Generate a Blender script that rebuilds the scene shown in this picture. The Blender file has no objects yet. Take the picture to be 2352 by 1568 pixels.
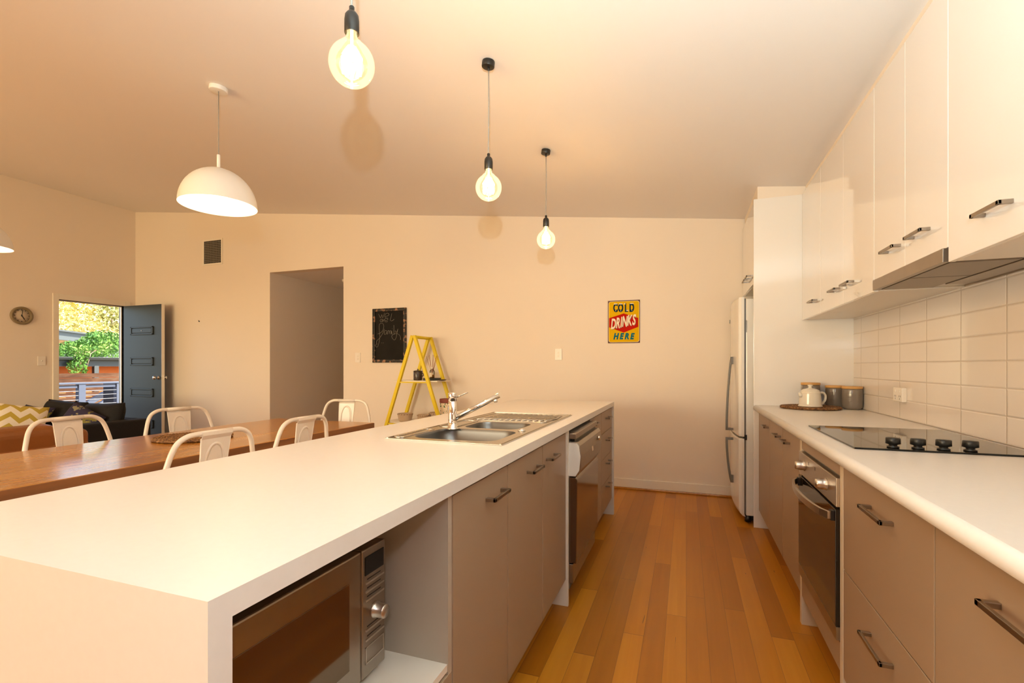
import bpy, bmesh, math, random
from mathutils import Vector, Matrix
D = bpy.data
S = bpy.context.scene
C = S.collection
R = math.radians
PI = math.pi
random.seed(7)

# ------------------------------------------------------------------ camera, world, lights, exposure
cam_d = D.cameras.new('camera'); cam = D.objects.new('camera', cam_d); C.objects.link(cam)
cam_d.sensor_width = 36; cam_d.lens = 36*1118.5/2352
cam_d.shift_y = (840.6-784)/2352
cam.location = (0, 0, 1.185); cam.rotation_euler = (R(90), 0, R(19.67))
cam_d.clip_start = 0.02; cam_d.clip_end = 200
S.camera = cam
vs = S.view_settings
vs.view_transform = 'Standard'; vs.look = 'None'; vs.gamma = 1; vs.use_curve_mapping = False
vs.exposure = 0.0

W = D.worlds.new('world'); S.world = W; W.use_nodes = True
wn = W.node_tree.nodes; wl = W.node_tree.links
sky = wn.new('ShaderNodeTexSky'); sky.sky_type = 'NISHITA'; sky.sun_disc = False
sky.sun_elevation = R(48); sky.sun_rotation = R(60); sky.altitude = 50
wl.new(sky.outputs[0], wn['Background'].inputs[0]); wn['Background'].inputs[1].default_value = 0.8

def light(name, kind, loc, energy, color, rot=(0,0,0), **kw):
    l = D.lights.new(name, kind); l.energy = energy; l.color = color
    for k, v in kw.items(): setattr(l, k, v)
    o = D.objects.new(name, l); C.objects.link(o); o.location = loc; o.rotation_euler = rot
    return o
def aim(o, d): o.rotation_euler = Vector(d).to_track_quat('-Z', 'Y').to_euler()
sun = light('sun', 'SUN', (-20, 10, 12), 24.0, (1, .93, .82), angle=R(0.6)); aim(sun, (-.62, -.35, -.75))
# the photographer's flash on the camera: its shadows of the globes lie on the ceiling and back wall
light('camera_flash', 'POINT', (.04, -.12, 1.455), 11, (.95, .92, 1), shadow_soft_size=.035)
bf = light('camera_flash_bounce', 'SPOT', (.04, -.14, 1.50), 290, (.78, 1, 1), shadow_soft_size=.018, spot_size=R(150), spot_blend=1.0); aim(bf, (-.05, .55, 1))
# added warm fill at the unseen rear glazing, imitating bounced tungsten light
wfill = light('rear_warm_fill', 'AREA', (-4.7, -3.75, 1.35), 310, (1, .73, .35), shape='RECTANGLE', size=4.3, size_y=1.9); aim(wfill, (0, 1, 0.12))

# ------------------------------------------------------------------ helpers
def lin(c):
    return tuple((x/12.92 if x <= .04045 else ((x+.055)/1.055)**2.4) for x in c)
def mat(name, col, rough=.5, metal=0., coat=0., bump=0., bscale=200., var=0., vscale=3., trans=0., emit=None, es=0., spec=.5, coat_rough=.05):
    m = D.materials.new(name); m.use_nodes = True; n = m.node_tree.nodes; l = m.node_tree.links
    b = n['Principled BSDF']
    b.inputs['Base Color'].default_value = (*col, 1); b.inputs['Roughness'].default_value = rough
    b.inputs['Metallic'].default_value = metal; b.inputs['Coat Weight'].default_value = coat
    b.inputs['Coat Roughness'].default_value = coat_rough; b.inputs['Specular IOR Level'].default_value = spec
    b.inputs['Transmission Weight'].default_value = trans
    if emit: b.inputs['Emission Color'].default_value = (*emit, 1); b.inputs['Emission Strength'].default_value = es
    tc = n.new('ShaderNodeTexCoord')
    if var:
        nz = n.new('ShaderNodeTexNoise'); nz.inputs['Scale'].default_value = vscale; nz.inputs['Detail'].default_value = 5
        l.new(tc.outputs['Object'], nz.inputs['Vector'])
        mx = n.new('ShaderNodeMix'); mx.data_type = 'RGBA'
        mx.inputs[6].default_value = (*[max(0, c*(1-var)) for c in col], 1); mx.inputs[7].default_value = (*[min(1, c*(1+var)) for c in col], 1)
        l.new(nz.outputs['Fac'], mx.inputs[0]); l.new(mx.outputs[2], b.inputs['Base Color'])
    if bump:
        nb = n.new('ShaderNodeTexNoise'); nb.inputs['Scale'].default_value = bscale; nb.inputs['Detail'].default_value = 3
        l.new(tc.outputs['Object'], nb.inputs['Vector'])
        bp = n.new('ShaderNodeBump'); bp.inputs['Strength'].default_value = bump; bp.inputs['Distance'].default_value = .01
        l.new(nb.outputs['Fac'], bp.inputs['Height']); l.new(bp.outputs[0], b.inputs['Normal'])
    return m
class NT:
    """small wrapper to write node maths briefly"""
    def __init__(s, m): s.m = m; s.n = m.node_tree.nodes; s.l = m.node_tree.links; s.b = s.n['Principled BSDF']
    def coord(s, kind='Object'):
        t = s.n.new('ShaderNodeTexCoord'); x = s.n.new('ShaderNodeSeparateXYZ'); s.l.new(t.outputs[kind], x.inputs[0]); return t.outputs[kind], x.outputs[0], x.outputs[1], x.outputs[2]
    def put(s, sock, v):
        if isinstance(v, (int, float)): sock.default_value = v
        else: s.l.new(v, sock)
    def ma(s, op, a, b=0., c=0.):
        k = s.n.new('ShaderNodeMath'); k.operation = op
        for i, v in enumerate((a, b, c)): s.put(k.inputs[i], v)
        return k.outputs[0]
    def comb(s, x, y, z=0.):
        k = s.n.new('ShaderNodeCombineXYZ')
        for i, v in enumerate((x, y, z)): s.put(k.inputs[i], v)
        return k.outputs[0]
    def white(s, vec):
        k = s.n.new('ShaderNodeTexWhiteNoise'); k.noise_dimensions = '3D'; s.l.new(vec, k.inputs['Vector']); return k.outputs['Value']
    def noise(s, vec, sc=1., det=4., dist=0.):
        k = s.n.new('ShaderNodeTexNoise'); s.l.new(vec, k.inputs['Vector']); k.inputs['Scale'].default_value = sc; k.inputs['Detail'].default_value = det; k.inputs['Distortion'].default_value = dist; return k.outputs['Fac']
    def ramp(s, f, stops):
        k = s.n.new('ShaderNodeValToRGB'); e = k.color_ramp.elements
        while len(e) < len(stops): e.new(.5)
        for q, (p, c) in zip(e, stops): q.position = p; q.color = (*c, 1)
        s.l.new(f, k.inputs[0]); return k.outputs[0]
    def mix(s, f, a, b, mode='MIX'):
        k = s.n.new('ShaderNodeMix'); k.data_type = 'RGBA'; k.blend_type = mode; s.put(k.inputs[0], f)
        for i, v in ((6, a), (7, b)):
            if isinstance(v, tuple): k.inputs[i].default_value = (*v, 1)
            else: s.l.new(v, k.inputs[i])
        return k.outputs[2]
    def bump(s, h, st=.3, d=.002):
        k = s.n.new('ShaderNodeBump'); k.inputs['Strength'].default_value = st; k.inputs['Distance'].default_value = d
        s.l.new(h, k.inputs['Height']); s.l.new(k.outputs[0], s.b.inputs['Normal'])

class MB:
    def __init__(s): s.bm = bmesh.new()
    def _tag(s, fs, smooth):
        for f in fs: f.smooth = smooth
    def box(s, x0, x1, y0, y1, z0, z1):
        v = [s.bm.verts.new(p) for p in ((x0,y0,z0),(x1,y0,z0),(x1,y1,z0),(x0,y1,z0),(x0,y0,z1),(x1,y0,z1),(x1,y1,z1),(x0,y1,z1))]
        for q in ((0,3,2,1),(4,5,6,7),(0,1,5,4),(1,2,6,5),(2,3,7,6),(3,0,4,7)): s.bm.faces.new([v[i] for i in q])
        return s
    def quad(s, pts, smooth=False):
        f = s.bm.faces.new([s.bm.verts.new(p) for p in pts]); f.smooth = smooth; return s
    def rings(s, rs, closed=True, caps=True, smooth=True):
        L = [[s.bm.verts.new(p) for p in r] for r in rs]; n = len(L[0])
        for a, b in zip(L, L[1:]):
            for i in range(n if closed else n-1):
                j = (i+1) % n
                f = s.bm.faces.new((a[i], a[j], b[j], b[i])); f.smooth = smooth
        if caps:
            s.bm.faces.new(L[0][::-1]); s.bm.faces.new(L[-1])
        return s
    def lathe(s, prof, c=(0,0,0), seg=32, caps=True, smooth=True, ax='z'):
        def pt(r, z, t):
            x, y = r*math.cos(t), r*math.sin(t)
            if ax == 'z': return (c[0]+x, c[1]+y, c[2]+z)
            if ax == 'x': return (c[0]+z, c[1]+x, c[2]+y)
            return (c[0]+y, c[1]+z, c[2]+x)
        return s.rings([[pt(max(r, 1e-5), z, 2*PI*i/seg) for i in range(seg)] for r, z in prof], True, caps, smooth)
    def tube(s, pts, r, seg=10, caps=True, closed=False, smooth=True):
        P = [Vector(p) for p in pts]; n = len(P); rr = r if isinstance(r, (list, tuple)) else [r]*n
        T = []
        for i in range(n):
            a = P[(i-1) % n] if (closed or i) else P[0]; b = P[(i+1) % n] if (closed or i < n-1) else P[-1]
            T.append((b-a).normalized())
        u = T[0].orthogonal().normalized(); rs = []
        for i in range(n):
            u = (u - T[i]*u.dot(T[i])).normalized(); v = T[i].cross(u)
            rs.append([P[i] + (u*math.cos(2*PI*k/seg) + v*math.sin(2*PI*k/seg))*rr[i] for k in range(seg)])
        if closed: rs.append(rs[0])
        return s.rings(rs, True, caps and not closed, smooth)
    def bar(s, a, b, w, h, up=(0,0,1)):
        a, b = Vector(a), Vector(b); t = (b-a).normalized(); sd = t.cross(Vector(up)).normalized(); u = sd.cross(t)
        rs = [[p + sd*(w/2*i) + u*(h/2*j) for i, j in ((-1,-1),(1,-1),(1,1),(-1,1))] for p in (a, b)]
        return s.rings(rs, True, True, False)
    def prism(s, poly, lo, hi, ax='y', smooth=False):
        def pt(p, q):
            return {'x': (q, p[0], p[1]), 'y': (p[0], q, p[1]), 'z': (p[0], p[1], q)}[ax]
        return s.rings([[pt(p, q) for p in poly] for q in (lo, hi)], True, True, smooth)
    def ball(s, c, r, u=20, v=12, sc=(1,1,1)):
        g = bmesh.ops.create_uvsphere(s.bm, u_segments=u, v_segments=v, radius=r)
        for w in g['verts']: w.co = Vector((w.co.x*sc[0]+c[0], w.co.y*sc[1]+c[1], w.co.z*sc[2]+c[2]))
        for w in g['verts']:
            for f in w.link_faces: f.smooth = True
        return s
    def rot(s, M, c=(0,0,0)):
        c = Vector(c)
        for v in s.bm.verts: v.co = M @ (v.co - c) + c
        return s
    def build(s, name, m, parent=None, loc=None, bev=0., seg=2, sub=0, solid=0.):
        bmesh.ops.recalc_face_normals(s.bm, faces=s.bm.faces)
        off = Vector((0,0,0))
        p = parent
        while p: off += p.location; p = p.parent
        if loc is not None: off += Vector(loc)
        for v in s.bm.verts: v.co -= off
        me = D.meshes.new(name); s.bm.to_mesh(me); s.bm.free()
        for q in (m if isinstance(m, (list, tuple)) else [m]): me.materials.append(q)
        o = D.objects.new(name, me); C.objects.link(o); o.parent = parent
        if loc is not None: o.location = loc
        if solid: k = o.modifiers.new('solid', 'SOLIDIFY'); k.thickness = solid; k.offset = 0
        if bev: k = o.modifiers.new('bevel', 'BEVEL'); k.width = bev; k.segments = seg; k.limit_method = 'ANGLE'; k.angle_limit = R(40); k.use_clamp_overlap = True
        if sub: k = o.modifiers.new('sub', 'SUBSURF'); k.levels = sub; k.render_levels = sub
        return o
def B(*a): return MB().box(*a)
def tag(o, label=None, cat=None, group=None, kind=None):
    if label: o['label'] = label
    if cat: o['category'] = cat
    if group: o['group'] = group
    if kind: o['kind'] = kind
    return o
def thing(name, label, cat, loc=(0,0,0), group=None):
    o = D.objects.new(name, None); C.objects.link(o); o.location = loc; o.empty_display_size = .05
    return tag(o, label, cat, group)
def struct(o): o['kind'] = 'structure'; return o
def copy_tree(o, parent=None):
    c = o.copy(); C.objects.link(c); c.parent = parent
    for ch in list(o.children): copy_tree(ch, c)
    return c
def rounded(x0, x1, y0, y1, r, n=6):
    pts = []
    for cx, cy, a in ((x1-r, y1-r, 0), (x0+r, y1-r, 90), (x0+r, y0+r, 180), (x1-r, y0+r, 270)):
        for k in range(n+1):
            t = R(a+90*k/n); pts.append((cx+r*math.cos(t), cy+r*math.sin(t)))
    return pts
def bez(pts, n=8):
    """smooth open line through the points"""
    P = [Vector(p) for p in pts]; out = []
    for i in range(len(P)-1):
        a = P[max(i-1, 0)]; b = P[i]; c = P[i+1]; d = P[min(i+2, len(P)-1)]
        for k in range(n):
            t = k/n
            out.append(.5*((2*b) + (c-a)*t + (2*a-5*b+4*c-d)*t*t + (3*b-a-3*c+d)*t**3))
    out.append(P[-1]); return out

# ------------------------------------------------------------------ materials
M = {}
M['wall'] = mat('wall_paint', (.84, .74, .64), .75, bump=.05, bscale=300)
M['ceil'] = mat('ceiling_paint', (.87, .83, .81), .8, bump=.04, bscale=300)
M['trim'] = mat('trim_paint', (.85, .78, .68), .4)
M['gloss'] = mat('gloss_cream_door', (.87, .84, .82), .06, coat=1.)
M['white'] = mat('white_laminate', (.84, .77, .68), .32)
M['bench'] = mat('benchtop_laminate', (.78, .735, .69), .34, var=.03, vscale=60, spec=.4)
M['taupe'] = mat('taupe_laminate', (.36, .25, .165), .38, spec=.4)
M['edge'] = mat('cream_edging', (.72, .60, .45), .45)
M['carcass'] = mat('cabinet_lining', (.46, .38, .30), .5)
M['steel'] = mat('brushed_steel', (.62, .57, .51), .3, metal=1, var=.06, vscale=25)
M['dsteel'] = mat('dark_steel', (.36, .31, .26), .33, metal=1, var=.12, vscale=12)
M['sink'] = mat('sink_steel', (.50, .46, .41), .25, metal=1)
M['bowl'] = mat('shaded_bowl_steel', (.20, .195, .19), .33, metal=1)  # darker copy of the sink steel; dim bowl reflections put into the colour
M['chrome'] = mat('chrome', (.82, .80, .77), .06, metal=1)
M['black'] = mat('black_plastic', (.012, .011, .010), .35)
M['bglass'] = mat('black_glass', (.008, .008, .008), .03, spec=.32)
M['ovenglass'] = mat('dark_oven_glass', (.012, .008, .006), .06, spec=.5)
M['mwglass'] = mat('dark_mirror_glass', (.16, .11, .07), .07, metal=.85)
M['fridge'] = mat('fridge_enamel', (.80, .77, .73), .2, coat=.4)
M['grey'] = mat('grey_plastic', (.18, .17, .16), .35)
M['ceramic'] = mat('grey_ceramic', (.20, .165, .135), .18, coat=.4)
M['cream'] = mat('cream_ceramic', (.78, .71, .60), .14, coat=.5)
M['bamboo'] = mat('bamboo_lid', (.62, .34, .11), .45, var=.15, vscale=20)
M['chair'] = mat('white_metal_paint', (.82, .75, .67), .3, coat=.2, var=.04, vscale=30)
M['shade'] = mat('white_lamp_metal', (.90, .88, .85), .35)
M['cord'] = mat('grey_fabric_cord', (.33, .30, .27), .8)
M['yellow'] = mat('yellow_paint', (.80, .60, .015), .4, spec=.3)
M['board'] = mat('blackboard_slate', (.016, .014, .012), .8, var=.5, vscale=6, spec=.15)
M['chalk'] = mat('chalk', (.30, .27, .23), .9)
M['leather'] = mat('tan_leather', (.26, .085, .016), .38, bump=.15, bscale=120, var=.2, vscale=5)
M['sofa'] = mat('black_fabric', (.016, .015, .016), .8, bump=.3, bscale=90, spec=.25)
M['doorblue'] = mat('slate_blue_door_paint', (.045, .056, .064), .5, spec=.25)
M['darkjar'] = mat('dark_glazed_jar', (.05, .025, .015), .2, coat=.5, bump=.8, bscale=60)
M['ambery'] = mat('amber_oil', (.60, .28, .06), .1, coat=.5)
M['reed'] = mat('reed', (.36, .10, .03), .7)
M['rust'] = mat('rusty_edge', (.10, .03, .02), .6)
M['signy'] = mat('sign_yellow', (.74, .44, .002), .8, spec=.1, var=.06, vscale=12)
M['signr'] = mat('sign_red', (.50, .012, .004), .8, spec=.1)
M['signn'] = mat('sign_navy', (.01, .035, .05), .8, spec=.1)
M['signb'] = mat('sign_blue', (.01, .15, .21), .8, spec=.1)
M['signw'] = mat('sign_cream', (.86, .72, .52), .4)
M['signs'] = mat('sign_shadow_grey', (.16, .13, .12), .8, spec=.1)
M['plate'] = mat('switch_plastic', (.86, .80, .74), .3)
M['rim'] = mat('clock_rim', (.24, .18, .10), .4)
M['face'] = mat('clock_face', (.62, .52, .40), .5)
M['rail'] = mat('blue_grey_rail_paint', (.05, .065, .10), .45)
M['wire'] = mat('steel_wire', (.45, .45, .45), .3, metal=.6)
M['fascia'] = mat('grey_green_fascia', (.04, .046, .042), .5)
M['orange'] = mat('orange_render', (.62, .16, .03), .8)
M['peach'] = mat('peach_render', (.85, .50, .22), .8)
M['roof'] = mat('roof_sheet', (.42, .43, .44), .5)
M['bark'] = mat('bark', (.25, .17, .10), .9)
M['soil'] = mat('garden_ground', (.16, .12, .07), .9, var=.3)
M['redbox'] = mat('red_brown_lid', (.22, .035, .015), .5)
M['basket'] = mat('woven_cotton', (.60, .44, .30), .9, bump=.5, bscale=150)
M['filter'] = mat('hood_filter', (.30, .26, .22), .4, metal=.8)
M['mattray'] = mat('black_tray', (.015, .013, .012), .5)

# timber floor
m = mat('timber_floor', (.5, .3, .1), .36, coat=.12, coat_rough=.2, spec=.35); k = NT(m); co, x, y, z = k.coord()
fx = k.ma('DIVIDE', x, .088); ix = k.ma('FLOOR', fx); r1 = k.white(k.comb(ix, 3.3, 1.7))
fy = k.ma('ADD', k.ma('DIVIDE', y, 1.55), k.ma('MULTIPLY', r1, 7.31)); iy = k.ma('FLOOR', fy)
r2 = k.white(k.comb(ix, iy, .5))
gr = k.noise(k.comb(k.ma('MULTIPLY', x, 34.), k.ma('ADD', k.ma('MULTIPLY', y, 1.3), k.ma('MULTIPLY', r2, 40.)), r2), 1., 6., .5)
tone = k.ma('ADD', k.ma('MULTIPLY', r2, .62), k.ma('MULTIPLY', gr, .42))
col = k.ramp(tone, [(.12, (.31, .098, .004)), (.38, (.39, .130, .006)), (.62, (.47, .168, .009)), (.92, (.58, .235, .018))])
vein = k.noise(k.comb(k.ma('MULTIPLY', x, 85.), k.ma('ADD', k.ma('MULTIPLY', y, 5.), k.ma('MULTIPLY', r2, 90.)), r2), 1., 2., .3)
vm = k.ma('GREATER_THAN', vein, .76)
col = k.mix(k.ma('MULTIPLY', vm, .75), col, (.10, .04, .015))
gx = k.ma('FRACT', fx); gy = k.ma('FRACT', fy)
gap = k.ma('MAXIMUM', k.ma('LESS_THAN', gx, .022), k.ma('LESS_THAN', gy, .0022))
col = k.mix(k.ma('MULTIPLY', gap, .6), col, (.12, .045, .015))
k.l.new(col, k.b.inputs['Base Color']); k.bump(k.ma('MULTIPLY', gap, -1.), .2, .001)
M['floor'] = m
def wood(name, c0, c1, c2, rough, coat=0., along='y', width=.0, sc=1.):
    m = mat(name, c1, rough, coat=coat, coat_rough=.08); k = NT(m); co, x, y, z = k.coord()
    a, b = (y, x) if along == 'y' else (x, z)
    r = k.white(k.comb(k.ma('FLOOR', k.ma('DIVIDE', b, width)), 1.1, 2.)) if width else 0.
    g = k.noise(k.comb(k.ma('MULTIPLY', a, 1.1*sc), k.ma('MULTIPLY', b, 30.*sc), k.ma('ADD', k.ma('MULTIPLY', z, 12.), k.ma('MULTIPLY', r, 30.))), 1., 6., .7)
    f = k.ma('ADD', k.ma('MULTIPLY', g, .8), k.ma('MULTIPLY', r, .25)) if width else g
    k.l.new(k.ramp(f, [(.25, c0), (.5, c1), (.75, c2)]), k.b.inputs['Base Color']); return m
M['table'] = wood('polished_timber', (.34, .12, .013), (.44, .17, .020), (.54, .23, .032), .22, .12, 'y', .14)
M['tableedge'] = wood('dark_timber_edge', (.14, .045, .012), (.24, .09, .025), (.34, .14, .04), .4, .2, 'y')
M['fence'] = wood('weathered_timber', (.15, .06, .022), (.28, .13, .055), (.42, .26, .13), .8, 0, 'y', sc=2.5)
# splashback tiles
m = mat('cream_tiles', (.80, .69, .55), .16, coat=.3); k = NT(m); co, x, y, z = k.coord()
ty = k.ma('FRACT', k.ma('DIVIDE', k.ma('ADD', y, 10.*.312-3.51), .312)); tz = k.ma('FRACT', k.ma('DIVIDE', k.ma('SUBTRACT', z, .902), .1008))
gz = k.ma('LESS_THAN', k.ma('ABSOLUTE', k.ma('SUBTRACT', tz, .5)), .485); gy = k.ma('LESS_THAN', k.ma('ABSOLUTE', k.ma('SUBTRACT', ty, .5)), .493)
k.l.new(k.mix(k.ma('MULTIPLY', gz, gy), (.68, .58, .50), (.80, .73, .68)), k.b.inputs['Base Color'])
hz = k.ma('MINIMUM', k.ma('MULTIPLY', k.ma('SUBTRACT', .5, k.ma('ABSOLUTE', k.ma('SUBTRACT', tz, .5))), 18.), 1.)
hy = k.ma('MINIMUM', k.ma('MULTIPLY', k.ma('SUBTRACT', .5, k.ma('ABSOLUTE', k.ma('SUBTRACT', ty, .5))), 50.), 1.)
k.bump(k.ma('MINIMUM', hz, hy), .8, .003)
M['tile'] = m
# chevron and floral fabrics
m = mat('chevron_fabric', (.85, .78, .62), .85); k = NT(m); co, x, y, z = k.coord()
zz = k.ma('ABSOLUTE', k.ma('SUBTRACT', k.ma('FRACT', k.ma('MULTIPLY', x, 9.)), .5))
f = k.ma('LESS_THAN', k.ma('FRACT', k.ma('ADD', k.ma('MULTIPLY', z, 11.), k.ma('MULTIPLY', zz, 1.1))), .45)
k.l.new(k.mix(f, (.85, .79, .66), (.50, .37, .05)), k.b.inputs['Base Color']); M['chevron'] = m
m = mat('floral_fabric', (.02, .02, .06), .85); k = NT(m); co, x, y, z = k.coord()
n1 = k.noise(co, 7., 2., 1.2); n2 = k.noise(co, 16., 2., .5)
c = k.mix(k.ma('GREATER_THAN', n1, .56), (.025, .02, .06), (.20, .17, .04)); c = k.mix(k.ma('MULTIPLY', k.ma('GREATER_THAN', n2, .64), .8), c, (.30, .27, .16))
k.l.new(c, k.b.inputs['Base Color']); M['floral'] = m
# woven seagrass
m = mat('woven_seagrass', (.25, .12, .04), .75); k = NT(m); co, x, y, z = k.coord()
n1 = k.noise(co, 70., 3.); k.l.new(k.ramp(n1, [(.3, (.05, .018, .006)), (.5, (.20, .085, .024)), (.72, (.42, .22, .08))]), k.b.inputs['Base Color']); k.bump(n1, .8, .006); M['seagrass'] = m
m = mat('printed_tin', (.8, .7, .5), .5); k = NT(m); co, x, y, z = k.coord()
n1 = k.noise(co, 42., 1.); n2 = k.noise(co, 30., 1., .4)
c = k.mix(k.ma('GREATER_THAN', n1, .60), (.82, .70, .52), (.03, .12, .03)); c = k.mix(k.ma('GREATER_THAN', n2, .66), c, (.38, .05, .03))
k.l.new(c, k.b.inputs['Base Color']); M['printed'] = m
# distressed frame
m = mat('distressed_black_frame', (.02, .02, .02), .5); k = NT(m); co, x, y, z = k.coord()
n1 = k.noise(k.comb(k.ma('MULTIPLY', x, 14.), y, k.ma('MULTIPLY', z, 14.)), 1.6, 4.); k.l.new(k.ramp(n1, [(.44, (.010, .008, .007)), (.52, (.014, .01, .008)), (.60, (.34, .17, .09))]), k.b.inputs['Base Color']); M['dframe'] = m
# leaves
def leafmat(name, a, b, c):
    m = mat(name, b, .55); k = NT(m); co, x, y, z = k.coord()
    n1 = k.noise(co, 3.2, 3.); k.l.new(k.ramp(n1, [(.3, a), (.5, b), (.7, c)]), k.b.inputs['Base Color'])
    k.b.inputs['Subsurface Weight'].default_value = 0.; return m
M['leafy'] = leafmat('yellow_green_leaf', (.30, .27, .06), (.62, .52, .16), (.80, .72, .34))
M['leafd'] = leafmat('olive_leaf', (.13, .15, .03), (.36, .34, .09), (.60, .50, .20))
M['leafg'] = leafmat('vine_leaf', (.02, .07, .008), (.09, .21, .025), (.24, .40, .07))
M['leafp'] = leafmat('palm_leaf', (.55, .33, .03), (.75, .50, .06), (.85, .66, .18))
# lamp glass: thin amber-tinted globe that lets light and shadow through
m = D.materials.new('amber_globe_glass'); m.use_nodes = True; n = m.node_tree.nodes; l = m.node_tree.links; n.clear()
out = n.new('ShaderNodeOutputMaterial'); tr = n.new('ShaderNodeBsdfTransparent'); tr.inputs[0].default_value = (.88, .78, .58, 1)
gl = n.new('ShaderNodeBsdfGlossy'); gl.inputs['Roughness'].default_value = .03; fr = n.new('ShaderNodeFresnel'); fr.inputs[0].default_value = 1.45
em = n.new('ShaderNodeEmission'); em.inputs[0].default_value = (1, .82, .52, 1); em.inputs[1].default_value = .42
mx = n.new('ShaderNodeMixShader'); ad = n.new('ShaderNodeAddShader')
l.new(fr.outputs[0], mx.inputs[0]); l.new(tr.outputs[0], mx.inputs[1]); l.new(gl.outputs[0], mx.inputs[2]); l.new(mx.outputs[0], ad.inputs[0]); l.new(em.outputs[0], ad.inputs[1]); l.new(ad.outputs[0], out.inputs[0])
M['globe'] = m
m = D.materials.new('clear_glass'); m.use_nodes = True; n = m.node_tree.nodes; l = m.node_tree.links; n.clear()
out = n.new('ShaderNodeOutputMaterial'); tr = n.new('ShaderNodeBsdfTransparent'); tr.inputs[0].default_value = (.95, .96, .95, 1)
gl = n.new('ShaderNodeBsdfGlossy'); gl.inputs['Roughness'].default_value = .02; fr = n.new('ShaderNodeFresnel'); fr.inputs[0].default_value = 1.5; mx = n.new('ShaderNodeMixShader')
l.new(fr.outputs[0], mx.inputs[0]); l.new(tr.outputs[0], mx.inputs[1]); l.new(gl.outputs[0], mx.inputs[2]); l.new(mx.outputs[0], out.inputs[0])
M['glass'] = m
M['filament'] = mat('glowing_filament', (1, .8, .5), .5, emit=(1, .80, .46), es=38)
M['lampball'] = mat('lit_opal_lamp', (1, .9, .8), .5, emit=(1, .75, .42), es=38)

# ------------------------------------------------------------------ the room
XL, XR, YB, YR = -7.514, 1.10, 4.808, -3.5
def cz(x): return 3.416 - .1142*(x+7.514)
struct(B(XL-.2, 3.7, YR-.2, YB+.2, -.12, 0).build('floor', M['floor']))
struct(MB().prism([(XL-.25, cz(XL-.25)), (3.75, cz(3.75)), (3.75, cz(3.75)+.2), (XL-.25, cz(XL-.25)+.2)], YR-.25, YB+.25, 'y').build('ceiling', M['ceil']))
# back wall with the hall opening
hx0, hx1, hz = -4.997, -3.86, 2.378
w = MB().box(XL-.15, hx0, YB, YB+.12, 0, cz(hx0)).box(hx1, 3.7, YB, YB+.12, 0, 2.1).box(hx0, hx1, YB, YB+.12, hz, cz(hx1))
w.prism([(XL-.15, cz(hx0)), (hx0, cz(hx0)), (XL-.15, cz(XL-.15))], YB, YB+.12)
w.prism([(hx0, cz(hx1)), (hx1, cz(hx1)), (hx0, cz(hx0))], YB, YB+.12)
w.prism([(hx1, 2.1), (3.7, 2.1), (3.7, cz(3.7)), (hx1, cz(hx1))], YB, YB+.12)
struct(w.build('wall_back', M['wall']))
struct(B(hx0-.1, hx0, YB+.12, YB+3.2, 0, hz).build('wall_hall_left', M['wall']))
struct(B(hx1, hx1+.1, YB+.12, YB+3.2, 0, hz).build('wall_hall_right', M['wall']))
struct(B(hx0-.1, hx1+.1, YB+3.2, YB+3.3, 0, hz).build('wall_hall_end', M['wall']))
struct(B(hx0-.1, hx1+.1, YB+.12, YB+3.3, hz, hz+.1).build('ceiling_hall', M['ceil']))
struct(B(hx0-.1, hx1+.1, YB+.2, YB+3.3, -.12, 0).build('floor_hall', M['floor']))
struct(B(hx1, .42, YB-.014, YB, .018, .10).build('baseboard_back', M['trim'], bev=.003))
struct(B(XL, hx0, YB-.014, YB, .018, .10).build('baseboard_back_left', M['trim'], bev=.003))
struct(B(hx1, .42, YB-.028, YB, 0, .018).build('trim_3', M['table'], bev=.004))
# left wall with the front door opening
d0, d1, dz = 3.888, 4.668, 2.035
w = MB().box(XL-.12, XL, YR-.15, d0, 0, cz(XL)).box(XL-.12, XL, d1, YB, 0, cz(XL)).box(XL-.12, XL, d0, d1, dz, cz(XL))
struct(w.build('wall_left', M['wall']))
f = MB().box(XL-.13, XL+.016, d0-.062, d0, 0, dz+.07).box(XL-.13, XL+.016, d1, d1+.062, 0, dz+.07).box(XL-.13, XL+.016, d0, d1, dz, dz+.07)
f.box(XL-.09, XL-.06, d0, d0+.012, 0, dz).box(XL-.09, XL-.06, d1-.012, d1, 0, dz).box(XL-.09, XL-.06, d0, d1, dz-.012, dz)
struct(f.build('trim_1', M['trim'], bev=.003))
struct(B(XL, XL+.014, YR, d0-.07, .018, .10).build('baseboard_left', M['trim'], bev=.003))
# right wall and the wider space behind the camera
struct(B(XR, XR+.12, -.9, YB, 0, cz(XR)+.02).build('wall_right', M['wall']))
struct(B(XR+.12, 3.6, -.9, -.78, 0, cz(XR)).build('wall_return', M['wall']))
struct(B(3.6, 3.7, YR, -.78, 0, 2.25).build('wall_side', M['wall']))
wa, wb = -6.9, -2.5      # unseen glazing added in the lounge half of the rear wall for the fill lamp
w = MB().box(XL-.15, wa, YR-.12, YR, 0, cz(wa)).box(wb, 3.7, YR-.12, YR, 0, cz(3.7)).box(wa, wb, YR-.12, YR, 0, .35).box(wa, wb, YR-.12, YR, 2.3, cz(wb))
w.prism([(wa, cz(wb)), (wb, cz(wb)), (wa, cz(wa))], YR-.12, YR).prism([(XL-.15, cz(wa)), (wa, cz(wa)), (XL-.15, cz(XL-.15))], YR-.12, YR).prism([(wb, cz(3.7)), (3.7, cz(3.7)), (wb, cz(wb))], YR-.12, YR)
struct(w.build('wall_rear', M['wall']))
wm = (wa+wb)/2
w1 = struct(MB().box(wa, wb, YR-.09, YR-.03, .35, .41).box(wa, wb, YR-.09, YR-.03, 2.24, 2.3).box(wa, wa+.06, YR-.09, YR-.03, .35, 2.3).box(wb-.06, wb, YR-.09, YR-.03, .35, 2.3).box(wm-.03, wm+.03, YR-.09, YR-.03, .35, 2.3).build('added_window_1', M['trim']))
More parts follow.
